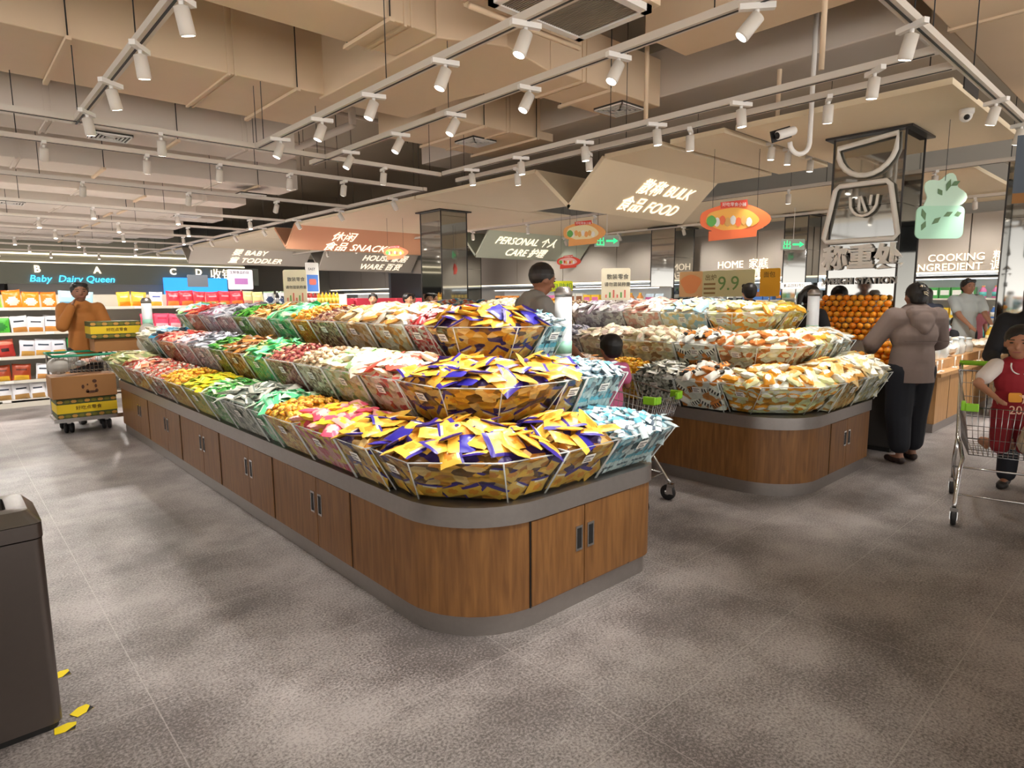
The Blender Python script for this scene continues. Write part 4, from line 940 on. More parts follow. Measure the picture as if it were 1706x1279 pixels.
        mb.cap(an-V(0, .012*h, .012*h), an+V(s*.012*h, .085*h, -.028*h), .02*h, .016*h, SK, 10)
    remeshed(mb, vox, SK, 'body', t)
    # top
    mb = MB(); q = .0095*h*loose; hem = hipz-(.06*h if sit is None and kneel is False else .0); EL = [(math.cos(2*PI*k/20), math.sin(2*PI*k/20)) for k in range(20)]
    mb.cap(S[1]*.55+S[-1]*.45, S[1]*.45+S[-1]*.55, .06*r_+q*.7, .06*r_+q*.7, TP)
    lean_ = wa.y; mb.prism([(a*(.094*r_+q), b*(.068*r_+q)) for a, b in EL], hem-.03, hipz+.02*h, TP); mb.prism([(a*(.094*r_+q), b*(.068*r_+q)) for a, b in EL], hipz+.0*h, wa.z, TP, poly2=[(a*(.088*r_+q*.9), b*(.064*r_+q*.9)+lean_) for a, b in EL])
    mb.ball(ch, (.098*r_+q, .066*r_+q, .115*h), TP, 16); mb.ball(wa, (.086*r_+q, .063*r_+q, .1*h), TP, 16)
    for s in (1, -1):
        mb.cap(sh+V(0, 0, -.012*h), S[s]-V(s*.008*h, 0, .008*h), .043*r_+q*.6, .036*h+q, TP)
        E, W = A[s]
        if sleeve == 'long': mb.cap(S[s], E, .033*h+q, .027*h+q, TP); mb.cap(E, E.lerp(W, .93), .028*h+q, .02*h+q*.7, TP)
        elif sleeve == 'short': mb.cap(S[s], S[s].lerp(E, .62), .034*h+q, .034*h+q, TP)
    mb.cap(neck-V(0, 0, .02*h), neck-V(0, 0, .012*h), .045*h, .04*h, TP)
    remeshed(mb, vox, TP, 'jacket' if loose > 1.5 else ('shirt' if sleeve != 'none' else 'vest'), t, 4, [(V(0, 0, hem), V(0, 0, -1))])
    # trousers
    mb = MB(); q = .008*h*(loose if skirt else 1)
    mb.ball(V(0, 0, hipz+.01*h), (.09*r_+q, .068*r_+q, .06*h), PT, 14)
    for s in (1, -1):
        hip, kn, an = Lg[s]; mb.cap(hip, kn, .054*r_+q, .038*h+q*1.6, PT)
        if pl > .55: mb.cap(kn, kn.lerp(an, min(.92, (pl-.5)*2)), .037*h+q*1.6, (.03*h+q*1.4), PT)
    remeshed(mb, vox, PT, 'trousers' if pl > .55 else 'shorts', t, 3)
    # shoes
    if not bare:
        for s in (1, -1):
            an = Lg[s][2]; mb = MB(); mb.cap(an-V(0, .016*h, .022*h), an+V(s*.013*h, .088*h, -.03*h), .022*h, .018*h, SH, 12); mb.ball(an+V(s*.008*h, .05*h, -.03*h), (.026*h, .06*h, .018*h), SH, 12)
            remeshed(mb, max(.006, vox*.6), SH, 'shoe', t, 2)
    # hair
    mb = MB(); mb.ball(hp(0, -.085, .135), (.41*H_, .44*H_, .42*H_), HR, 16)
    if hairstyle == 'short':
        mb.ball(hp(0, -.2, -.06), (.35*H_, .28*H_, .3*H_), HR, 12); mb.cap(hp(-.24, .14, .36), hp(.22, .2, .36), .13*H_, .12*H_, HR, 10)
        for s in (1, -1): mb.cap(hp(s*.33, -.0, .2), hp(s*.36, .02, .02), .09*H_, .05*H_, HR, 8)
    elif hairstyle == 'crop':
        mb.ball(hp(0, -.18, 0), (.34*H_, .27*H_, .28*H_), HR, 12)
    elif hairstyle == 'bun':
        mb.ball(hp(0, -.2, -.08), (.34*H_, .28*H_, .34*H_), HR, 12); mb.ball(hp(0, -.42, .28), (.18*H_, .17*H_, .2*H_), HR, 10); mb.cap(hp(-.05, -.4, .4), hp(-.25, -.4, .56), .06*H_, .02*H_, HR, 8)
    elif hairstyle == 'tail':
        mb.ball(hp(0, -.2, -.08), (.34*H_, .28*H_, .34*H_), HR, 12); mb.cap(hp(0, -.48, .1), hp(0, -.62, -.15), .14*H_, .16*H_, HR, 10); mb.cap(hp(0, -.62, -.15), hp(0, -.55, -.75), .16*H_, .08*H_, HR, 10)
    elif hairstyle == 'long':
        for s in (1, -1): mb.cap(hp(s*.22, -.2, .1), hp(s*.25, -.22, -.75), .2*H_, .15*H_, HR, 10)
        mb.cap(hp(0, -.3, .1), hp(0, -.35, -.75), .25*H_, .2*H_, HR, 10)
    remeshed(mb, max(.007, vox*.7), HR, 'hair', t, 2)
    # face
    mb = MB()
    for s in (1, -1): mb.ball(hp(s*.155, .365, .045), (.055*H_, .02*H_, .022*H_), mat('eye_dark', '1a1412', .3), 8, None, HM); mb.cap(hp(s*.09, .375, .135), hp(s*.23, .345, .135), .015*H_, .012*H_, HR, 6)
    mb.build('eyes', t)
    MB().cap(hp(-.085, .385, -.235), hp(.085, .385, -.235), .018*H_, .018*H_, mat('lip', 'a3605a', .5), 6).build('mouth', t)
    t['bits'] = 0; del t['bits']
    return t, dict(hp=hp, S=S, A=A, hipz=hipz, h=h, sh=sh, Lg=Lg)
# ------ mustard shirt man behind the trolley
figure(1.33, 9.3, PI+.05, 1.72, 'person in a mustard shirt raising one hand to the mouth behind a loaded trolley', 'a5682c', '1c1b1d', skin='8a5f48', hair='120f0e', girth=.94, hr=(.13, .2, 1.44), er=(.45, .1, -1), hl=(-.24, .3, 1.06), sleeve='long', loose=1.3, vox=.012, yaw=-.05)
# ------ man in grey shirt in the aisle, looking down towards the cart
mf, MI = figure(3.45, 3.65, -1.95, 1.77, 'person in a grey shirt leaning over a trolley between the two islands', '8c8984', '3a3a40', skin='96644a', hair='231d1a', hr=(.1, .47, 1.0), hl=(-.24, .42, 1.08), lean=.16, nod=.3, vox=.009, girth=1.06, hairstyle='crop')
MB().tube([MI['S'][-1]+V(.0, -.08, -.06), MI['S'][-1]+V(.01, -.02, .045), MI['S'][-1]+V(.02, .05, .02), MI['S'][-1]+V(.05, .11, -.12)], .008, DARK, 6).build('shoulder_strap', mf)
# ------ small child in pink in the trolley
figure(3.68, 2.95, -.45, .98, 'small child in a pink shirt sitting in the trolley seat, seen from behind', 'd86f9a', '6a5a80', skin='a87458', hair='0f0c0b', z0=.56, hh=.21, sit=.14, hr=(.14, .2, .3), hl=(-.14, .2, .3), vox=.009, hairstyle='short', loose=1.2)
# ------ woman with tied hair behind the second island
figure(6.62, 2.82, -1.9, 1.6, 'person in black with a ponytail standing behind the second island', '17171b', '17171b', skin='b07c60', hr=(.2, .33, 1.0), hl=(-.2, .33, 1.0), hairstyle='tail', nod=.35, lean=.1, sleeve='short')
figure(7.75, 3.98, -.7, 1.66, 'person with glossy black hair half hidden behind the bread heaps', '202024', '26262a', hairstyle='short')
# ------ woman in the grey wind jacket
lf, LI = figure(6.42, 1.74, -.72, 1.6, 'person in a taupe wind jacket and navy trousers with a hair claw, back turned', '7b6b64', '10131c', skin='9a705c', hair='120e0d', hr=(.2, .3, 1.0), hl=(-.2, .3, 1.0), er=(.9, -.5, -.5), el=(-.9, -.5, -.5), sleeve='long', loose=2.3, girth=1.08, pl=.86, hairstyle='bun', vox=.011, step=.04, skirt=True, shoe='2a1a16')
hz = LI['h']; mb = MB(); JK = M['cloth_7b6b64']
mb.cap(LI['sh']+V(-.08, -.08, .035), LI['sh']+V(.08, -.08, .035), .05, .05, JK); mb.cap(LI['sh']+V(-.1, -.075, .03), LI['sh']+V(0, -.125, -.11), .04, .05, JK); mb.cap(LI['sh']+V(.1, -.075, .03), LI['sh']+V(0, -.125, -.11), .04, .05, JK); mb.ball(LI['sh']+V(0, -.1, -.04), (.11, .06, .1), JK)
remeshed(mb, .01, JK, 'hood', lf, 4)
MB().cap(V(-.11, -.0, LI['hipz']-.06), V(.11, 0, LI['hipz']-.06), .1, .1, mat('cloth_maroon', '33211f', .85)).build('shirt_hem', lf)
hp = LI['hp']; mb = MB(); CL = mat('claw_cream', 'cfc2a8', .4)
for k in range(4): mb.tube([hp(-.16+.05*k, -.46, .38-.1*k), hp(-.02+.03*k, -.55, .36-.1*k), hp(.12+.02*k, -.5, .3-.1*k)], .0045, CL, 6)
mb.tube([hp(-.12, -.5, .42), hp(.02, -.54, .05)], .006, CL, 6); mb.build('hair_claw', lf)
MB().box(-.19, .19, -.175, -.17, 0, .006, mat('seam_dark', '5c4f49', .8), Tm((0, 0, LI['hipz']+.27))).build('yoke_seam', lf)
# ------ boy in the red vest kneeling in the near trolley
bf, BI = figure(5.12, .8, 2.2, 1.06, 'small child in a red vest over a white shirt kneeling in a trolley', '8f1522', '7f1420', skin='a9765a', hair='15110f', z0=.49, hh=.2, sit=.25, kneel=True, hr=(.19, .2, .37), hl=(-.19, .17, .37), er=(.8, .1, -.4), el=(-.8, .1, -.4), sleeve='none', vox=.0065, pl=.5, bare=True, hairstyle='crop', yaw=-.6, nod=.1, loose=1.1, hpose=.5)
WS = mat('cloth_white', 'd9cfc8', .8)
for s in (1, -1):
    E, W = BI['A'][s]; mb = MB(); mb.cap(BI['S'][s], BI['S'][s].lerp(E, .62), .052, .05, WS); remeshed(mb, .007, WS, 'white_sleeve', bf, 3)
sh = BI['sh']; mb = MB()
mb.tube([sh+V(.075*math.cos(a), -0.0+.098+.03*math.sin(a), .03+.075*math.sin(a)) for a in [PI+PI*k/12 for k in range(13)]], .0045, WHITE, 6); mb.build('collar_trim', bf)
T = frame(BI['sh']+V(0, .1, -.19), (-1, 0, 0), (0, -.12, 1))
mb = MB(); star = [((.05 if k % 2 == 0 else .022)*math.cos(PI/2+PI*k/5)+.03, (.05 if k % 2 == 0 else .022)*math.sin(PI/2+PI*k/5)) for k in range(10)]
mb.prism(star, 0, .004, mat('print_peach', 'e8b8a0', .7), T); mb.prism(arc_poly(-.075, .0, -.03, .03, (.012,)*4, 3), 0, .004, mat('print_amber', 'e0952a', .7), T); mb.build('chest_print', bf)
text('205', .075, T @ Matrix.Translation((-.07, -.105, .002)), mat('print_peach'), 'chest_number', bf, .002)
# ------ black haired adult pushing that trolley
figure(6.14, .86, PI/2+.1, 1.6, 'person with long black hair pushing the trolley with the child in red', '15151a', '1d2028', skin='9a6a52', hair='0a0808', hr=(.2, .38, 1.0), hl=(-.2, .38, 1.0), hairstyle='long', lean=.2, nod=.3, sleeve='long')
# ------ family by the bread counter
figure(11.9, 2.55, PI/2+.75, 1.74, 'person in a pale grey shirt reaching towards a child beyond the jar counter', 'a7adab', '33363c', skin='946850', hr=(.15, .5, .95), hl=(-.15, .5, .95), vox=.014)
figure(11.35, 2.95, -PI/2+.1, 1.6, 'person in a dark sleeveless top beyond the jar counter', '262a3a', '26262c', skin='b98a70', hr=(.15, .55, .95), hl=(-.15, .55, .95), sleeve='none', hairstyle='long', vox=.014)
figure(12.2, 2.72, PI/2+.6, 1.2, 'child in a white shirt standing between two adults beyond the jar counter', 'd8d6d0', '555a66', skin='b98a70', hh=.18, vox=.014)
figure(12.75, 2.6, PI/2+.9, 1.5, 'person in a rose top behind the man in pale grey', 'a8606a', '33333a', skin='b98a70', vox=.016)
for i, (x, y, c, l) in enumerate(((6.3, 10.9, '8a2030', 'distant person in dark red before the snack pillar'), (6.75, 10.4, '2b2b33', 'distant person in black beside the snack pillar'), (7.35, 11.2, '303038', 'distant dark-haired person behind the snack pillar'))):
    figure(x, y, PI*.8+i, 1.6, l, c, '22232a', vox=.016)

# ------------------------------------------------------------------ trolleys
LIME = mat('lime_plastic', '8fd02a', .4); WIRE = mat('wire_chrome', 'b8b8b8', .22, 1); TYRE = mat('tyre_grey', '1d1d1f', .6)
def caster(par, x, y, rot=0, s=1):
    c = MB()
    c.box(-.02, .02, -.022, .022, .1, .125, CHROME, Tm((x, y, 0))); 
    for q in (-1, 1): c.prism([(-.03, .05), (.03, .05), (.018, .11), (-.018, .11)], -.002, .002, CHROME, Tm((x, y+q*.02, 0)) @ Matrix.Rotation(PI/2, 4, 'X'))
    c = c.build('caster', par)
    MB().lathe([(.02, -.016), (.05, -.016), (.058, -.01), (.058, .01), (.05, .016), (.02, .016)], TYRE, 18, Tm((x-.02, y, .058), (PI/2, 0, 0))).lathe([(.0, -.018), (.02, -.018), (.02, .018), (0, .018)], CHROME, 12, Tm((x-.02, y, .058), (PI/2, 0, 0))).build('wheel', c)
def trolley(x, y, rz, label, green=LIME, group=None):
    """nose points to local +X, handle to -X; basket over a tube frame"""
    t = thing('shopping_trolley', (x, y, 0), rz, label, 'shopping trolley', group)
    N_ = (.42, .19, .8); B_ = (-.42, .25, .95); nb = (.33, .15, .48); bb = (-.36, .2, .46)
    def lp(a, b, k): return [p+(q-p)*k for p, q in zip(a, b)]
    mb = MB()
    def ring(k, r=.003):
        n = [p+(q-p)*k for p, q in zip(nb, N_)]; b = [p+(q-p)*k for p, q in zip(bb, B_)]
        mb.tube([(n[0], -n[1], n[2]), (n[0], n[1], n[2]), (b[0], b[1], b[2]), (b[0], -b[1], b[2])], r, WIRE, 6, None, True)
    for k, r in ((0, .004), (.12, .0025), (.35, .003), (.62, .003), (.82, .0025), (1, .0055)): ring(k, r)
    for i in range(13):
        f = -1+2*i/12; mb.tube([(nb[0], nb[1]*f, nb[2]), (N_[0], N_[1]*f, N_[2])], .0019, WIRE, 5); mb.tube([(nb[0], nb[1]*f, nb[2]), (bb[0], bb[1]*f, bb[2])], .0019, WIRE, 5); mb.tube([(bb[0], bb[1]*f, bb[2]), (B_[0], B_[1]*f, B_[2])], .0019, WIRE, 5)
    for i in range(1, 22):
        f = i/22
        for s in (-1, 1): mb.tube([(nb[0]+(bb[0]-nb[0])*f, s*(nb[1]+(bb[1]-nb[1])*f), nb[2]+(bb[2]-nb[2])*f), (N_[0]+(B_[0]-N_[0])*f, s*(N_[1]+(B_[1]-N_[1])*f), N_[2]+(B_[2]-N_[2])*f)], .0019, WIRE, 5)
        if i % 3 == 0: mb.tube([(nb[0]+(bb[0]-nb[0])*f, -(nb[1]+(bb[1]-nb[1])*f), nb[2]+(bb[2]-nb[2])*f), (nb[0]+(bb[0]-nb[0])*f, (nb[1]+(bb[1]-nb[1])*f), nb[2]+(bb[2]-nb[2])*f)], .0019, WIRE, 5)
    mb.build('wire_basket', t)
    mb = MB()
    for s in (-1, 1):
        mb.tube([(-.5, s*.24, 1.0), (-.42, s*.235, .93), (-.38, s*.22, .46), (-.3, s*.2, .42), (.1, s*.18, .4), (.2, s*.19, .34), (.33, s*.2, .16), (.36, s*.2, .13)], .013, CHROME, 10)
        mb.tube([(-.36, s*.22, .45), (-.42, s*.23, .3), (-.45, s*.23, .13)], .013, CHROME, 10)
        mb.tube([(-.43, s*.23, .22), (.3, s*.2, .2)], .008, CHROME, 8)
    mb.tube([(.3, -.2, .2), (.3, .2, .2)], .006, CHROME, 6); mb.tube([(-.43, -.23, .22), (-.43, .23, .22)], .008, CHROME, 6); mb.build('tube_frame', t)
    MB().tube([(-.5, -.25, 1.0), (-.5, .25, 1.0)], .018, green, 12).build('handle', t)
    for s in (-1, 1):
        MB().box(.34, .43, s*.2-.012, s*.2+.012, .775, .83, green).box(.412, .436, min(s*.19, s*.12), max(s*.19, s*.12), .775, .825, green).build('corner_bumper', t, bevel=.006)
    for a, b in ((.36, .2), (.36, -.2), (-.45, .23), (-.45, -.23)): caster(t, a, b)
    return t
trolley(3.68, 2.9, -PI/2+.12, 'wire trolley with lime corners parked in the aisle behind the nearest island')
trolley(5.2, .87, PI+.2, 'wire trolley with lime corners carrying the child in red')
tag(remeshed(MB().ball((5.0, .66, .58), (.1, .08, .09), PAPER).ball((4.97, .68, .64), (.05, .04, .06), PAPER), .008, clear('bag_film', 'c8b8a0', .8, .3), 'goods_bag', None, 2), 'crumpled beige plastic bag lying in the trolley with the child in red', 'bag')
# platform trolley with cartons
GREEN = mat('trolley_green', '12805c', .4); BOXY = mat('carton_yellow', 'd8b81c', .6); BOXG = mat('carton_dark_green', '4a5228', .6); KRAFT = mat('kraft', '9a6c3e', .7, noise=.06)
t = thing('platform_trolley', (1.22, 8.8, 0), 0, 'low chrome trolley with green rimmed basket stacked with cartons', 'trolley')
MB().box(-.33, .33, -.25, .28, .15, .175, STEEL).box(-.35, .35, -.27, -.25, .145, .19, CHROME).build('platform', t)
for a, b in ((-.2, -.12), (.17, -.12), (-.2, .22), (.2, .22)):
    c = MB().box(-.02, .02, -.02, .02, .11, .15, CHROME, Tm((a, b, 0))).build('caster', t)
    for q in (-.026, .026): MB().lathe([(.015, -.014), (.055, -.014), (.06, 0), (.055, .014), (.015, .014)], TYRE, 16, Tm((a+q, b, .06), (PI/2, 0, PI/2-.35))).build('wheel', c)
mb = MB()
for s in (-1, 1): mb.tube([(s*.3, .3, .17), (s*.3, .3, .88), (s*.24, -.2, .88)], .012, CHROME, 8)
mb.build('upright_frame', t)
mb = MB()
for z in (.72, .8): mb.tube([(-.28, -.22, z), (.28, -.22, z), (.3, .28, z), (-.3, .28, z)], .003, WIRE, 5, None, True)
for i in range(15):
    x = -.28+.04*i; mb.tube([(x, -.22, .7), (x, -.22, .88)], .002, WIRE, 4); mb.tube([(x, -.22, .7), (x, .28, .7)], .002, WIRE, 4)
mb.build('wire_basket', t)
MB().tube([(-.3, -.23, .89), (.3, -.23, .89), (.32, .3, .9), (-.32, .3, .9)], .015, GREEN, 8, None, True).build('green_rim', t)
def carton(x, y, z, w_, d, h_, base, label, band=None, emblem=None, rz=0):
    t = thing('carton', (x, y, z), rz, label, 'carton')
    MB().box(-w_/2, w_/2, -d/2, d/2, 0, h_, base).build('box', t, bevel=.004)
    MB().box(-w_/2, w_/2, -.001, .001, h_, h_+.0015, mat('tape_tan', 'c9a878', .4)).build('tape', t)
    e = .002
    if band:
        MB().box(-w_/2-e, w_/2+e, -d/2-e, d/2+e, h_*.28, h_*.72, band).build('printed_band', t)
        text('好吃点零食', h_*.22, frame((-w_*.2, -d/2-e-.002, h_*.44), (1, 0, 0), (0, 0, 1)), mat('ink_brown', '5a4410', .7), 'box_lettering', t, .001)
    if band:
        mb = MB()
        for k in range(9):
            a = -w_/2+w_*(k+.5)/9; 
            for zz in (.14, .86): mb.prism([(a+.03*math.cos(q), h_*zz+.018*math.sin(q)) for q in [k2*PI/3+k for k2 in range(6)]], 0, .003, mat('leaf_print', '6f6a20', .7) if k % 2 else mat('print_tan', 'b8883c', .7), Matrix.Translation((0, -d/2-e, 0)) @ Matrix.Rotation(PI/2, 4, 'X'))
        mb.build('printed_pattern', t)
    if emblem:
        T = Matrix.Translation((.06, -d/2-.001, h_*.5)) @ Matrix.Rotation(PI/2, 4, 'X'); E_ = mat('ink_darkbrown', '4a2a16', .7); mb = MB()
        def el(cx, cy, a, b): mb.prism([(cx+a*math.cos(2*PI*k/14), cy+b*math.sin(2*PI*k/14)) for k in range(14)], 0, .002, E_, T)
        el(-.08, .0, .014, .022); el(-.035, .02, .008, .01); el(.035, .055, .022, .02); el(.045, .0, .012, .02); el(.0, -.065, .055, .014); el(-.04, -.055, .016, .02); el(.05, -.055, .016, .02)
        mb.build('panda_print', t)
    return t
carton(1.2, 8.78, .176, .58, .42, .23, BOXG, 'yellow banded carton at the bottom of the trolley stack', BOXY)
carton(1.19, 8.76, .41, .62, .42, .25, KRAFT, 'brown carton with a dark bear face print', None, True)
carton(1.58, 8.9, 1.06, .52, .36, .2, BOXG, 'yellow banded carton held level over the trolley basket', BOXY)
tag(MB().box(1.35, 1.84, 8.74, 9.07, .905, 1.055, KRAFT).build('carton_tray', bevel=.004), 'open brown carton under the yellow one on the green rim', 'carton')
for i in range(16):
    o = MB().ball((0, 0, 0), (.06, .045, .035), pm(('e0dcd0', 'd8a898', 'c8c8c8')[i % 3]), 8).build('film_bag'); m_ = o.data
    for v in m_.vertices: v.co *= 1+R.uniform(-.2, .2)
    o.location = (1.0+.035*i % .5, 8.62+.2*R.random(), .74+.12*(i/16)+.02*R.random()); tag(o, 'crumpled clear snack bag in the green rimmed basket', 'bag', 'clear bags in the green rimmed trolley basket')
tag(remeshed(MB().ball((.98, 8.65, .78), (.12, .1, .1), PAPER).ball((1.1, 8.68, .86), (.08, .08, .07), PAPER), .012, clear('bag_grey', 'c0bcb4', .75, .3), 'plastic_bag', None, 2), 'large grey plastic bag in the green rimmed basket', 'bag')

# ------------------------------------------------------------------ litter bin and floor tape
t = thing('litter_bin', (.0, 2.76, 0), 0, 'brushed steel litter bin with a sloping open top', 'litter bin')
BS = mat('bin_steel', '6a625e', .3, .85, noise=.05, nscale=30)
P0 = arc_poly(-.2, .2, -.16, .16, (.03,)*4, 4); MB().prism(P0, .025, .70, BS, None, True).build('bin_body', t); MB().prism(arc_poly(-.19, .19, -.15, .15, (.03,)*4, 4), 0, .026, DARK).build('base', t)
P1 = arc_poly(-.203, .203, -.163, .163, (.03,)*4, 4); MB().prism(P1, .705, .755, BS, None, True).build('lid_band', t)
P2 = arc_poly(-.17, .17, -.13, .13, (.025,)*4, 4); mb = MB()
k = len(P1); P3 = arc_poly(-.115, .115, -.085, .085, (.015,)*4, 4)
vs = [(*p, .757) for p in P1]+[(*p, .8) for p in P2]+[(*p, .802) for p in P3]+[(*p, .74) for p in P3]
fs = [(r*k+i, r*k+(i+1) % k, (r+1)*k+(i+1) % k, (r+1)*k+i) for r in range(3) for i in range(k)]+[tuple(3*k+i for i in range(k))]
mb.add(vs, fs, mat('lid_steel', '8c8a88', .22, .95)); mb.build('sloped_rim', t); MB().prism(P3, .741, .744, DARK).build('opening', t)
TY = mat('tape_yellow', 'e8cf10', .6)
for i, (x, y, a, l) in enumerate(((.235, 2.99, .2, 'torn piece of yellow and black floor tape behind the litter bin'), (.26, 2.66, .5, 'torn piece of yellow and black floor tape at the corner of the litter bin'), (.2, 2.585, -.1, 'sliver of yellow floor tape in front of the litter bin'))):
    o = MB().prism([(-.03, -.02), (.03, -.025), (.035, .02), (.01, .03), (-.03, .02)], 0, .0015, TY).prism([(.0, -.026), (.03, -.025), (.033, .0)], .0015, .002, DARK).build('floor_tape'); o.location = (x, y, .001); o.rotation_euler = (0, 0, a); tag(o, l, 'tape')

# ------------------------------------------------------------------ snack shelf on the left, Y = 11.3
SHF = mat('shelf_cream', 'd8d2c4', .5)
def gondola(x0, x1, yf, label, levels, depth=.5, back_h=1.95, rz=None):
    t = thing('gondola_shelf', (x0, yf, 0), 0, label, 'shelf unit')
    L_ = x1-x0
    MB().box(0, L_, depth-.03, depth, 0, back_h, mat('shelf_back', 'b0aca2', .6)).build('back_panel', t)
    MB().box(0, L_, .0, depth, .0, .1, SHF).build('plinth', t)
    for z in levels:
        s = MB().box(0, L_, .02, depth-.03, z-.02, z, SHF).box(0, L_, 0, .02, z-.035, z+.008, SHF).build('shelf_board', t)
        mb = MB()
        for k in range(int(L_/.55)):
            x = .2+k*.55+R.uniform(-.08, .08); mb.box(x, x+.1, -.004, -.001, z-.03, z+.005, PAPER)
        mb.build('price_tags', s)
    mb = MB()
    for x in (0, L_): mb.box(x-.015, x+.015, .02, depth, 0, back_h, SHF)
    mb.build('uprights', t)
    return t
def shelf_bag(cols, style, wd=.22, ht=.28):
    a, b, c = pm(cols[0]), pm(cols[1]), pm(cols[2])
    if style == 0: fn = lambda u, v: c if v > .88 or v < -.9 else (b if (u*u/.5+(v+.3)**2/.2) < 1 else a)
    elif style == 1: fn = lambda u, v: b if v < -.35 and abs(u) < .75 else (c if .2 < v < .45 and abs(u) < .6 else a)
    else: fn = lambda u, v: b if v > .35 else (c if abs(u) < .45 and -.5 < v < .1 else a)
    return pillow(wd, ht, .07, fn, 10, .1)
ROWS = [  # one list of (x0, x1, noun, colours, style, words) per shelf level
 (1.41, [(-2.6, -1.4, 'chip_bag', ('f08828', 'f4d8a0', 'c86018'), 0, 'orange puff snack bags'), (-1.4, -.6, 'corn_snack_bag', ('7ac8c0', '3f9a50', 'e8e8e0'), 1, 'teal and green snack bags'), (-.6, -.1, 'corn_snack_bag', ('e89a38', 'f4d060', 'a85a20'), 1, 'amber snack bags'),
         (-.1, .25, 'corn_snack_bag', ('48b8b0', '2a6a58', 'e8f0e8'), 2, 'turquoise snack bags'), (.25, .72, 'prawn_chip_bag', ('8ab848', '3a8a40', 'f0f0e0'), 0, 'leaf green snack bags'), (.72, 1.35, 'puff_bag', ('f09020', 'fbe8d0', 'e07010'), 0, 'large bright orange snack bags'), (1.35, 1.8, 'wafer_bag', ('a8d0e0', '5898b8', 'f0f4f8'), 1, 'pale blue snack bags'),
         (2.1, 2.5, 'corn_snack_bag', ('f0c040', 'e89020', 'f4e8b0'), 1, 'golden snack bags'), (2.5, 2.8, 'wafer_bag', ('f0e8e8', 'e8b040', '4058a8'), 1, 'white and gold snack bags'), (2.8, 4.0, 'prawn_chip_bag', ('e03848', 'f08840', 'f4a8b0'), 1, 'red and pink snack bags'), (4.0, 4.35, 'corn_snack_bag', ('f0e8a0', 'e8a890', 'f4f0d0'), 1, 'pale yellow snack bags'),
         (4.35, 5.1, 'rice_cracker_bag', ('e8ecf0', '384868', 'a8c8a0'), 0, 'white and navy snack bags')]),
 (1.06, [(-2.5, -.4, 'wafer_bag', ('b8c8c8', '587078', 'e8e8e8'), 1, 'grey blue snack packs'), (.1, .38, 'pea_snack_bag', ('c8e020', '78b020', 'f0f0a0'), 0, 'lime yellow crisps bags'), (.4, .75, 'pea_snack_bag', ('50b838', '2a8030', 'f0f0d0'), 0, 'bright green crisps bags'), (.78, 1.35, 'burger_chip_bag', ('e8e8ec', 'c88840', '28303c'), 1, 'white bags with a burger picture'), (1.4, 1.75, 'corn_snack_bag', ('d8583c', 'f0b090', 'a83020'), 0, 'red orange snack bags'),
         (2.4, 3.0, 'prawn_chip_bag', ('e85070', 'f4c0c8', 'd02848'), 1, 'rose snack bags'), (3.0, 3.9, 'seaweed_bag', ('98d8e8', 'f0c060', 'e8f4f8'), 1, 'sky blue and golden bags'), (3.9, 4.6, 'pea_snack_bag', ('3a9a48', 'd8e8b0', '206830'), 0, 'dark green snack bags')]),
 (.72, [(-2.4, -.8, 'nut_bag', ('c8a090', '905848', 'e8d8c8'), 0, 'brown nut bags'), (-.7, .3, 'nut_bag', ('d8c0b0', 'b06858', '8a5870'), 1, 'beige and plum nut bags'), (.32, .8, 'spicy_strip_bag', ('a83028', 'e87860', '301818'), 2, 'dark red spicy snack bags'), (.85, 1.4, 'burger_chip_bag', ('dcdce4', 'd0a050', '283848'), 1, 'silver and navy snack bags'), (1.42, 1.8, 'seaweed_bag', ('28a050', 'f0e8a0', '1a7038'), 0, 'emerald green crisps bags')]),
 (.38, [(-2.3, -.5, 'nut_bag', ('e0d0c8', '905070', 'c8b0a0'), 0, 'mixed pale nut bags'), (-.45, -.25, 'pea_snack_bag', ('88d020', '409020', 'e8f0a0'), 0, 'neon green snack bags'), (-.2, .5, 'plum_bag', ('e8d8d0', '7a4a98', 'b89080'), 0, 'cream bags with a violet oval'), (.52, .95, 'spicy_strip_bag', ('a04020', 'e0b030', '602818'), 1, 'brown and yellow snack bags'), (.97, 1.5, 'burger_chip_bag', ('e4e4ea', 'c89050', '202838'), 1, 'white crisps bags with dark lettering')]),
 (.11, [(-2.2, -.6, 'plum_bag', ('c8b8a8', '705868', 'e0d8d0'), 0, 'dusky dried plum bags'), (-.55, .1, 'plum_bag', ('d0c4b8', '786078', 'a89080'), 0, 'clear dried fruit bags'), (.12, .5, 'date_jar', ('c84830', 'e89878', '7a2018'), 2, 'red-lidded date packs'), (.52, 1.5, 'burger_chip_bag', ('e8e8ec', 'b08850', '303848'), 1, 'silver crisps bags on the bottom board')]),
]
gondola(-2.9, 5.95, 11.3, 'long cream shelf unit of snack bags behind the trolley', [r[0] for r in ROWS], back_h=1.6)
LV = ('top', 'second', 'middle', 'fourth', 'bottom')
for li, (z, segs) in enumerate(ROWS):
    for x0, x1, noun, cols, st, what in segs:
        pr = [shelf_bag(cols, st, .2+.02*(q == 1), .24) for q in range(2)]; n = max(1, round((x1-x0)/.215)); st_ = (x1-x0)/n
        for k in range(n):
            o = bpy.data.objects.new(noun, pr[k % 2]); col.objects.link(o); sc = R.uniform(.94, 1.06)
            o.matrix_world = Matrix.Translation((x0+st_*(k+.5), 11.36+R.uniform(0, .03), z+.118*sc+.002)) @ Euler((PI/2-.12+R.uniform(-.05, .05), R.uniform(-.08, .08), R.uniform(-.15, .15))).to_matrix().to_4x4() @ Matrix.Diagonal((sc,)*3+(1,))
            tag(o, '%s standing on the %s board of the snack shelf' % (what, LV[li]), 'snack bag', '%s on the %s board' % (what, LV[li]))
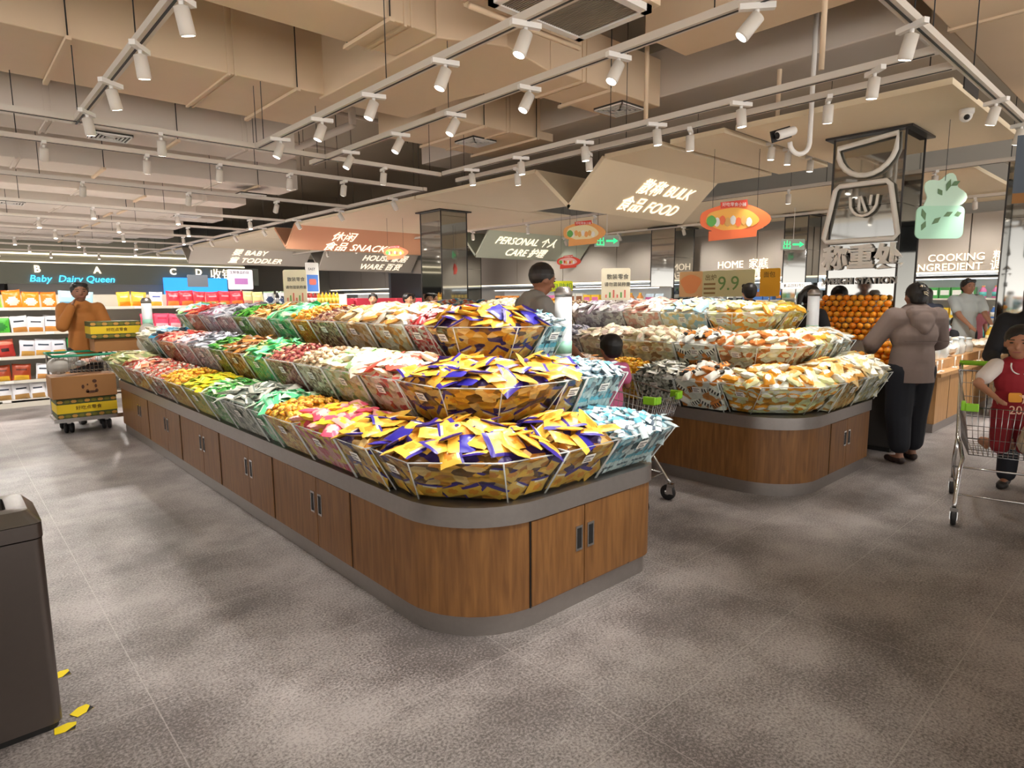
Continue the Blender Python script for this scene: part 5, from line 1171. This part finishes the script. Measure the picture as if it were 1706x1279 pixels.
def bottle_mesh(cb, cc, cl, r=.035, h=.24):
    return MB().lathe([(r*.9, 0), (r, .01), (r, h*.62), (r*.45, h*.82), (r*.4, h*.9)], pm(cb), 12).lathe([(r*.45, h*.9), (r*.45, h)], pm(cc), 10).lathe([(r*1.02, h*.15), (r*1.02, h*.5)], pm(cl), 12).mesh('bottle')
for cb, cc, cl, x0, n, what in (('1c1c20', 'e8e8e8', 'a8a8a8', 4.62, 7, 'dark sauce bottles'), ('a82828', 'c84040', 'e8d0c8', 5.12, 4, 'red sauce bottles'), ('e0a020', '2a2a28', 'f0d860', 5.42, 6, 'amber sauce bottles')):
    me = bottle_mesh(cb, cc, cl)
    for k in range(n):
        o = bpy.data.objects.new('sauce_bottle', me); col.objects.link(o); o.location = (x0+.075*k, 11.38, 1.412); tag(o, '%s standing in a row on the snack shelf top' % what, 'bottle', what+' on the snack shelf')
def poster(x, y, z, w_, h_, xd, base, label, draw=None, post=True, name='poster_stand'):
    t = thing(name, (x, y, z), 0, label, 'sign'); T = frame((0, 0, h_/2+(.0)), xd, (0, 0, 1))
    MB().prism(arc_poly(-w_/2, w_/2, -h_/2, h_/2, (.02,)*4, 3), -.006, 0, base, T).build('board', t)
    if draw: draw(t, T, w_, h_)
    if post: MB().tube([T @ Vector((0, -h_/2, -.012)), T @ Vector((0, -h_/2-post, -.012))], .009, CHROME, 8).build('post', t)
    return t
CRM = mat('sign_creamboard', 'f4ecd0', .6); VIO = mat('print_violet', 'b878b8', .6); PKR = mat('print_rose', 'e07868', .6)
def cream(t, T, w_, h_):
    text('散装零食', w_*.19, T @ Matrix.Translation((-w_*.32, h_*.17, .002)), INK, 'lettering', t, .001)
    text('请勿混装称重', w_*.15, T @ Matrix.Translation((-w_*.4, -h_*.05, .002)), INK, 'lettering', t, .001)
    mb = MB()
    for k in range(6): a = -w_*.36+w_*.13*k; mb.box(a, a+w_*.05, -h_*.42, -h_*(.42-.1-.07*(k % 3)), 0, .003, (PKR, GRN, mat('print_rose'))[k % 3], T)
    mb.build('picture_strip', t)
XD = (.74, -.67, 0)
poster(2.55, 5.85, 1.46, .22, .32, XD, CRM, 'cream rounded notice board standing on the cracker island', cream, .12)
poster(5.25, 4.16, 1.47, .3, .33, XD, CRM, 'cream rounded notice board standing on the bread island', cream, .12)
def lilac(t, T, w_, h_):
    text('生鲜食品价目', w_*.13, T @ Matrix.Translation((-w_*.42, h_*.3, .002)), INK, 'lettering', t, .001); MB().box(-.1, .12, -.08, .02, 0, .003, VIO, T).build('picture', t)
poster(3.98, 11.35, 1.68, .42, .34, (1, 0, 0), mat('sign_lilac', 'eee4f0', .6), 'white notice with violet print on the snack shelf', lilac, .05)
def bluep(t, T, w_, h_):
    MB().box(-w_*.42, w_*.42, -h_*.45, h_*.1, 0, .003, mat('print_blue', '5888d8', .6), T).build('picture', t); MB().prism(arc_poly(-.07, .07, -.13, -.02, (.03,)*4, 3), .003, .005, PKR, T).build('picture_detail', t)
    text('EAST', w_*.24, T @ Matrix.Translation((-w_*.3, h_*.25, .002)), INK, 'lettering', t, .001)
poster(5.28, 11.32, 1.62, .26, .56, (1, 0, 0), PAPER, 'tall white notice with a blue picture on the snack shelf', bluep, .05)
tag(MB().box(-.16, .16, -.005, .005, 0, .2, mat('sign_slate', '6a7078', .6)).build('shelf_sign'), 'small slate sign above the snack shelf next to the lilac notice', 'sign').location = (3.3, 11.4, 1.72)
poster(5.9, 5.55, 1.58, .3, .13, XD, mat('sign_acid', 'e4ee10', .5), 'acid yellow sign beside the cream notice on the bread island', lambda t, T, w_, h_: text('自助机', .09, T @ Matrix.Translation((-.12, -.035, .002)), GRN, 'lettering', t, .001), .2)
# price posters hung on a rail behind the bread island
def p_wood(t, T, w_, h_):
    MB().prism([(w_*.42*math.cos(a)*(1+.2*math.sin(3*a)), h_*.38*math.sin(a)) for a in [2*PI*k/16 for k in range(16)]], 0, .003, mat('print_peach2', 'e8955a', .6), T).build('food_picture', t)
def p_price(t, T, w_, h_):
    text('9.9', .3, T @ Matrix.Translation((-w_*.2, -h_*.25, .002)), mat('print_leaf', '6a8a4a', .6), 'price', t, .002)
    text('出炉', .1, T @ Matrix.Translation((-w_*.45, h_*.15, .002)), mat('ink_brown'), 'lettering', t, .001)
    mb = MB()
    for k in range(3): mb.box(-w_*.47, -w_*.24, -h_*.4+k*.07, -h_*.4+k*.07+.03, 0, .003, mat('print_bronze', '8a6a3a', .6), T)
    mb.build('text_lines', t)
poster(9.0, 5.62, 1.5, .42, .4, (0, -1, 0), mat('poster_peach', 'dcae78', .6), 'peach poster with a bread picture behind the bread island', p_wood, .3)
poster(9.0, 4.98, 1.5, .86, .4, (0, -1, 0), mat('poster_khaki', 'c8c090', .6), 'khaki poster with a large 9.9 price behind the bread island', p_price, .3)
poster(9.0, 4.32, 1.5, .3, .4, (0, -1, 0), mat('poster_gold', 'e8a818', .6), 'golden yellow poster beside the 9.9 price', lambda t, T, w_, h_: text('面包', .09, T @ Matrix.Translation((-.1, .08, .002)), mat('ink_brown'), 'lettering', t, .001), .3)
for i, (x, y) in enumerate(((10.5, 4.6), (10.5, 4.0))): poster(x, y, 1.62, .5, .1, (0, -1, 0), PAPER, 'narrow white shelf sign %s the golden poster' % ('just beyond', 'farther beyond')[i], lambda t, T, w_, h_: text('乳品饮料专区', .06, T @ Matrix.Translation((-.2, -.02, .002)), INK, 'lettering', t, .001), .4)

# bag roll posts
def roll_post(x, y, z0, zr, label, L_=.42):
    t = thing('bag_roll_stand', (x, y, z0), 0, label, 'bag roll stand')
    MB().lathe([(.035, 0), (.035, .02), (.014, .03), (.014, zr-z0-.06), (.03, zr-z0)], CHROME, 14).build('post', t)
    r = MB().lathe([(.012, zr-z0), (.052, zr-z0), (.055, zr-z0+.01), (.054, zr-z0+L_), (.03, zr-z0+L_)], mat('roll_white', 'e4e8ec', .35), 20).build('bag_roll', t)
    MB().lathe([(.0555, zr-z0+.02), (.0565, zr-z0+.1)], mat('roll_mint', '9ccfb8', .5), 20).build('printed_band', r)
    MB().lathe([(.056, zr-z0+L_-.01), (.058, zr-z0+L_+.025), (.05, zr-z0+L_+.03), (.05, zr-z0+L_+.04), (.03, zr-z0+L_+.055)], STEEL, 20).build('cap', t)
roll_post(2.94, 2.745, .6, 1.13, 'steel post with a white roll of plastic bags at the end of the cracker island', .385)
roll_post(6.28, 2.57, 0, 1.12, 'post with a white roll of plastic bags beside the person with the ponytail', .39)
roll_post(1.88, 8.55, .0, 1.18, 'small post with a bag roll at the far end of the cracker island', .3)
tag(remeshed(MB().ball((1.86, 8.5, 1.12), (.1, .09, .12), PAPER).ball((1.8, 8.45, 1.0), (.08, .08, .1), PAPER), .015, clear('bag_clear', 'dcdcd0', .45, .25), 'plastic_bag', None, 2), 'clear plastic bag hanging from the small roll post', 'bag')

# ------------------------------------------------------------------ dark fruit stand in front of the pillar
t = thing('fruit_stand', (6.86, 2.4, 0), 0, 'dark fruit stand in front of the mirror pillar', 'display stand')
MB().box(-.22, .2, -.5, .42, .05, .8, mat('stand_dark', '2b2826', .5)).build('cabinet', t, bevel=.01); MB().box(-.24, .22, -.52, .44, .8, .83, STEEL).build('top', t); MB().box(-.18, .18, -.46, .38, 0, .05, DARK).build('plinth', t)
MB().box(-.0, .2, -.3, .42, .83, 1.05, clear('tray_clear', 'e0e8e4', .3)).box(.1, .2, -.3, .42, 1.05, 1.28, clear('tray_clear')).build('riser', t)
def fruit(c, c2, r): 
    mb = MB().ball((0, 0, 0), (r, r, r*.88), pm(c), 12); mb.ball((0, 0, r*.84), (r*.14, r*.14, r*.08), pm(c2), 6); return mb.mesh('orange')
FO = [fruit('f29a1c', '6a7a28', .034), fruit('ee8a14', '5a6a20', .036), fruit('f6ac30', '6a7a28', .033)]
n = 0
for (X0, X1, Y0, Y1, z, lay) in ((6.64, 6.86, 1.92, 2.2, .865, 4), (6.88, 6.98, 2.12, 2.8, 1.085, 4), (6.97, 7.05, 2.12, 2.8, 1.31, 4), (6.66, 6.85, 2.25, 2.45, .865, 2)):
    for l in range(lay):
        m_ = .012*l; nx = int((X1-X0-2*m_)/.07+1); ny = int((Y1-Y0-2*m_)/.07+1)
        for a in range(max(1, nx)):
            for b in range(max(1, ny)):
                o = bpy.data.objects.new('orange', FO[n % 3]); n += 1; col.objects.link(o)
                o.location = (X0+m_+.07*a+(.035 if l % 2 else 0)*.5, Y0+m_+.07*b+(.035 if l % 2 else 0), z+.056*l); o.rotation_euler = (R.uniform(-.5, .5), R.uniform(-.5, .5), 0); tag(o, 'ripe orange piled on the dark fruit stand by the mirror pillar', 'orange', 'oranges on the dark fruit stand')
me = MB()
me.tube([(0, 0, 0), (.02, .01, .004), (.045, .005, 0)], .007, pm('c02838'), 6, r1=.002); me = me.mesh('chilli')
for k in range(60):
    o = bpy.data.objects.new('red_chilli', me); col.objects.link(o); o.location = (R.uniform(6.63, 6.84), R.uniform(2.5, 2.8), .84+R.random()*.05); o.rotation_euler = (R.uniform(-.4, .4), R.uniform(-.4, .4), R.uniform(0, 6)); tag(o, 'small red chilli pepper in a heap on the dark fruit stand', 'chilli', 'red chillies on the dark fruit stand')
# ------------------------------------------------------------------ bread and jar counter on the right
t = thing('jar_counter', (7.95, 1.9, 0), 0, 'pale oak counter with a ledge of clear jars behind the person in taupe', 'counter')
MB().box(.01, 4.4, .01, 1.4, 0, .1, STEEL).build('steel_skirt', t); MB().box(0, 4.4, 0, 1.4, .1, .62, WOOD2).build('body', t); MB().box(-.03, 4.4, -.04, 1.44, .62, .66, WOOD2).build('top_board', t)
MB().box(.12, 4.4, .1, 1.4, .66, .76, WOOD2).build('raised_ledge', t)
mb = MB()
for k in range(8): mb.box(.5+.5*k, .505+.5*k, -.003, .01, .1, .62, DARK)
mb.build('door_seam', t)
JC = clear('jar_clear', 'dfe8ea', .35, .1)
jar = MB().lathe([(.03, 0), (.05, .01), (.052, .1), (.03, .14), (.03, .155)], JC, 14).lathe([(.034, .155), (.034, .175), (.01, .178)], pm('c8d4d8'), 12).mesh('jar')
loaf = pillow(.2, .14, .1, lambda u, v: pm('e8e0d0') if (u*u+v*v) > .3 else pm('d0b088'), 8)
for k in range(40):
    a, b = k % 10, k//10; o = bpy.data.objects.new('glass_jar', jar); col.objects.link(o); o.location = (8.15+a*.2+R.uniform(-.03, .03), 2.08+b*.2+R.uniform(-.03, .03), .763); o.scale = (1, 1, R.uniform(.8, 1.25)); tag(o, 'clear lidded jar in the cluster on the pale oak counter', 'jar', 'clear jars on the pale oak counter')
for k in range(34):
    o = bpy.data.objects.new('wrapped_loaf', loaf); col.objects.link(o); o.location = (8.1+R.random()*3.4, 2.05+R.random()*.9, .80+R.random()*.06); o.rotation_euler = (R.uniform(-.3, .3), R.uniform(-.3, .3), R.uniform(0, 6)); tag(o, 'film-wrapped white loaf lying among the clear jars', 'loaf', 'film-wrapped loaves on the pale oak counter')
for i, x in enumerate((8.02, 8.2, 8.75, 9.05, 9.9)):
    t = thing('tag_holder', (x, 1.93, .66), 0, 'white price tag holder clipped on the jar counter ledge, %s from its corner' % ('first', 'second', 'third', 'fourth', 'fifth')[i], 'tag holder')
    MB().tube([(0, 0, 0), (0, 0, .1)], .005, PAPER, 6).build('stem', t); MB().box(-.04, .04, -.02, .02, 0, .008, PAPER).build('foot', t); MB().box(-.03, .03, -.004, 0, .09, .13, PAPER).build('card', t)

# ------------------------------------------------------------------ wall shelves under the fascia and mid gondolas
def product_wall(x, ya, yb, zs, label, seed, shelf_name, step=.16, hgt=.24, facing=-1, depth=.45, noun='product'):
    r2_ = random.Random(seed); t = thing('wall_shelf', (x, ya, 0), 0, label, 'shelf unit')
    L_ = yb-ya; MB().box(depth-.03, depth, 0, L_, 0, max(zs)+hgt+.12, mat('shelf_white', 'd4d8d6', .5)).build('back_panel', t)
    for z in zs: MB().box(0, depth-.03, 0, L_, z-.03, z, SHF).build('shelf_board', t)
    MB().box(0, depth-.03, 0, L_, max(zs)+hgt+.1, max(zs)+hgt+.12, SHF).build('top_board', t)
    MB().box(.02, .05, .05, L_-.05, max(zs)+hgt+.085, max(zs)+hgt+.1, mat('shelf_light', 'e8f4ff', .4, emit=3.5)).build('strip_light', t)
    pal = ['e8e8e0', 'd84838', '4a9a50', 'f0c838', '4878c0', 'e89848', 'c8dce8', '8a5838', 'f0e0b8', 'd070a0', '60b8b0', '303840']
    boxes = {}
    for zi, z in enumerate(zs):
        y = .08
        while y < L_-.1:
            c, c2 = r2_.choice(pal), r2_.choice(pal); kindp = r2_.choice(['bottle', 'box', 'box', 'pouch']); run = r2_.randint(2, 5); h_ = hgt*r2_.uniform(.65, .98)
            if kindp == 'bottle': me = bottle_mesh(c, c2, r2_.choice(pal), step*.3, h_)
            elif kindp == 'box': me = MB().box(-.08, .08, -step*.45, step*.45, 0, h_, pm(c)).box(-.082, -.08, -step*.36, step*.36, h_*.3, h_*.75, pm(c2)).mesh('box')
            else:
                me = pillow(step*.92, h_, .06, (lambda a, b: lambda u, v: a if abs(v) > .4 else b)(pm(c), pm(c2)), 6); me.transform(Matrix.Translation((0, 0, h_/2)) @ Euler((PI/2, 0, -PI/2)).to_matrix().to_4x4())
            nm = {'bottle': 'shelf_bottle', 'box': 'shelf_carton', 'pouch': 'shelf_pouch'}[kindp]
            for _ in range(run):
                if y > L_-.1: break
                o = bpy.data.objects.new(nm, me); col.objects.link(o); o.location = (x+.1, ya+y, z+.001); y += step
                tag(o, 'small %s on the %s' % ({'bottle': 'bottle', 'box': 'packed carton', 'pouch': 'pouch'}[kindp], shelf_name), {'bottle': 'bottle', 'box': 'box', 'pouch': 'pouch'}[kindp], '%s on the %s' % ({'bottle': 'bottles', 'box': 'cartons', 'pouch': 'pouches'}[kindp], shelf_name))
product_wall(13.95, .6, 5.6, (.35, .72, 1.08, 1.44), 'lit wall shelves of cooking goods under the cooking sign', 3, 'lit cooking goods shelves', .19, .26)
product_wall(13.95, 5.7, 12.6, (1.02, 1.42), 'lit wall shelves of household goods under the home sign', 5, 'lit household shelves', .24, .3)
product_wall(11.6, 8.0, 13.5, (1.0, 1.35), 'mid store shelf of goods between the two canopies', 8, 'mid store shelf', .25, .26)
product_wall(8.9, 12.0, 17.0, (.9, 1.28), 'far shelf of goods beyond the snack pillar', 9, 'far shelf beyond the snack pillar', .26, .27)
# upright fridge with pale doors between shelves, and blue white cooler behind the pillar
t = thing('wall_cabinet', (13.85, 5.1, 0), 0, 'pale blue overhead cabinet behind the mirror pillar', 'cabinet')
MB().box(0, .4, -.9, .9, 1.62, 1.86, mat('cabinet_blue', 'a9bccb', .4)).build('body', t); mb = MB()
for k in (-.3, .3): mb.box(-.004, 0, k-.004, k+.004, 1.64, 1.84, DARK)
mb.box(-.006, 0, -.04, .04, 1.72, 1.78, DARK); mb.build('door_seam', t)
t = thing('oil_display', (11.6, 1.9, 0), 0, 'display of yellow oil bottles beyond the jar counter', 'display stand')
MB().box(0, .5, -1.1, .4, 0, .75, WOOD2).build('base', t)
me = bottle_mesh('d8b020', 'e8e8e0', 'f0e8b0', .06, .3)
for k in range(36):
    o = bpy.data.objects.new('oil_bottle', me); col.objects.link(o); o.location = (11.68+.15*(k % 3), .9+.115*(k//3), .752+0); tag(o, 'golden oil bottle with a pale label on the oil display', 'bottle', 'oil bottles on the display')
# dark arcade box and red bins far beyond the cracker island
tag(MB().box(8.0, 9.0, 13.0, 13.1, 0, 2.1, mat('dark_screen', '1a1a1e', .4)).build('dark_partition'), 'dark partition seen past the snack pillar', 'partition')
for i in range(5): tag(MB().box(6.2+i*.5, 6.65+i*.5, 12.3, 12.6, 0, 1.52, mat('crate_red', 'c8384a', .6)).build('red_display_box', bevel=.01), 'tall red display box beyond the cracker island', 'display box', 'red display boxes past the cracker island')

# ------------------------------------------------------------------ keep the 300 that show largest of every kind, the rest of it as one mass
camp = Vector((0, 0, 1.5)); kinds = {}
for o in list(col.objects):
    if o.type == 'MESH' and not o.parent and o.get('group') and o.get('kind') is None: kinds.setdefault(o.name.split('.')[0], []).append(o)
for nm, L_ in kinds.items():
    if len(L_) <= 300: continue
    L_.sort(key=lambda o: (o.matrix_world.translation-camp).length if o.matrix_world.translation.length else o.location.length)
    rest = L_[300:]; mb = MB(); print('mass', nm, len(L_))
    for o in rest:
        M_ = Matrix.LocRotScale(o.location, o.rotation_euler, o.scale); me = o.data
        k = len(mb.v); mb.v += [tuple(M_ @ v.co) for v in me.vertices]
        for p in me.polygons: mb.f.append(tuple(k+i for i in p.vertices)); mb.m.append(mb.mi(me.materials[p.material_index])); mb.sm.append(True)
        bpy.data.objects.remove(o)
    tag(mb.build(nm), 'remaining %ss heaped farther back' % nm.replace('_', ' '), 'packets', None, 'stuff')
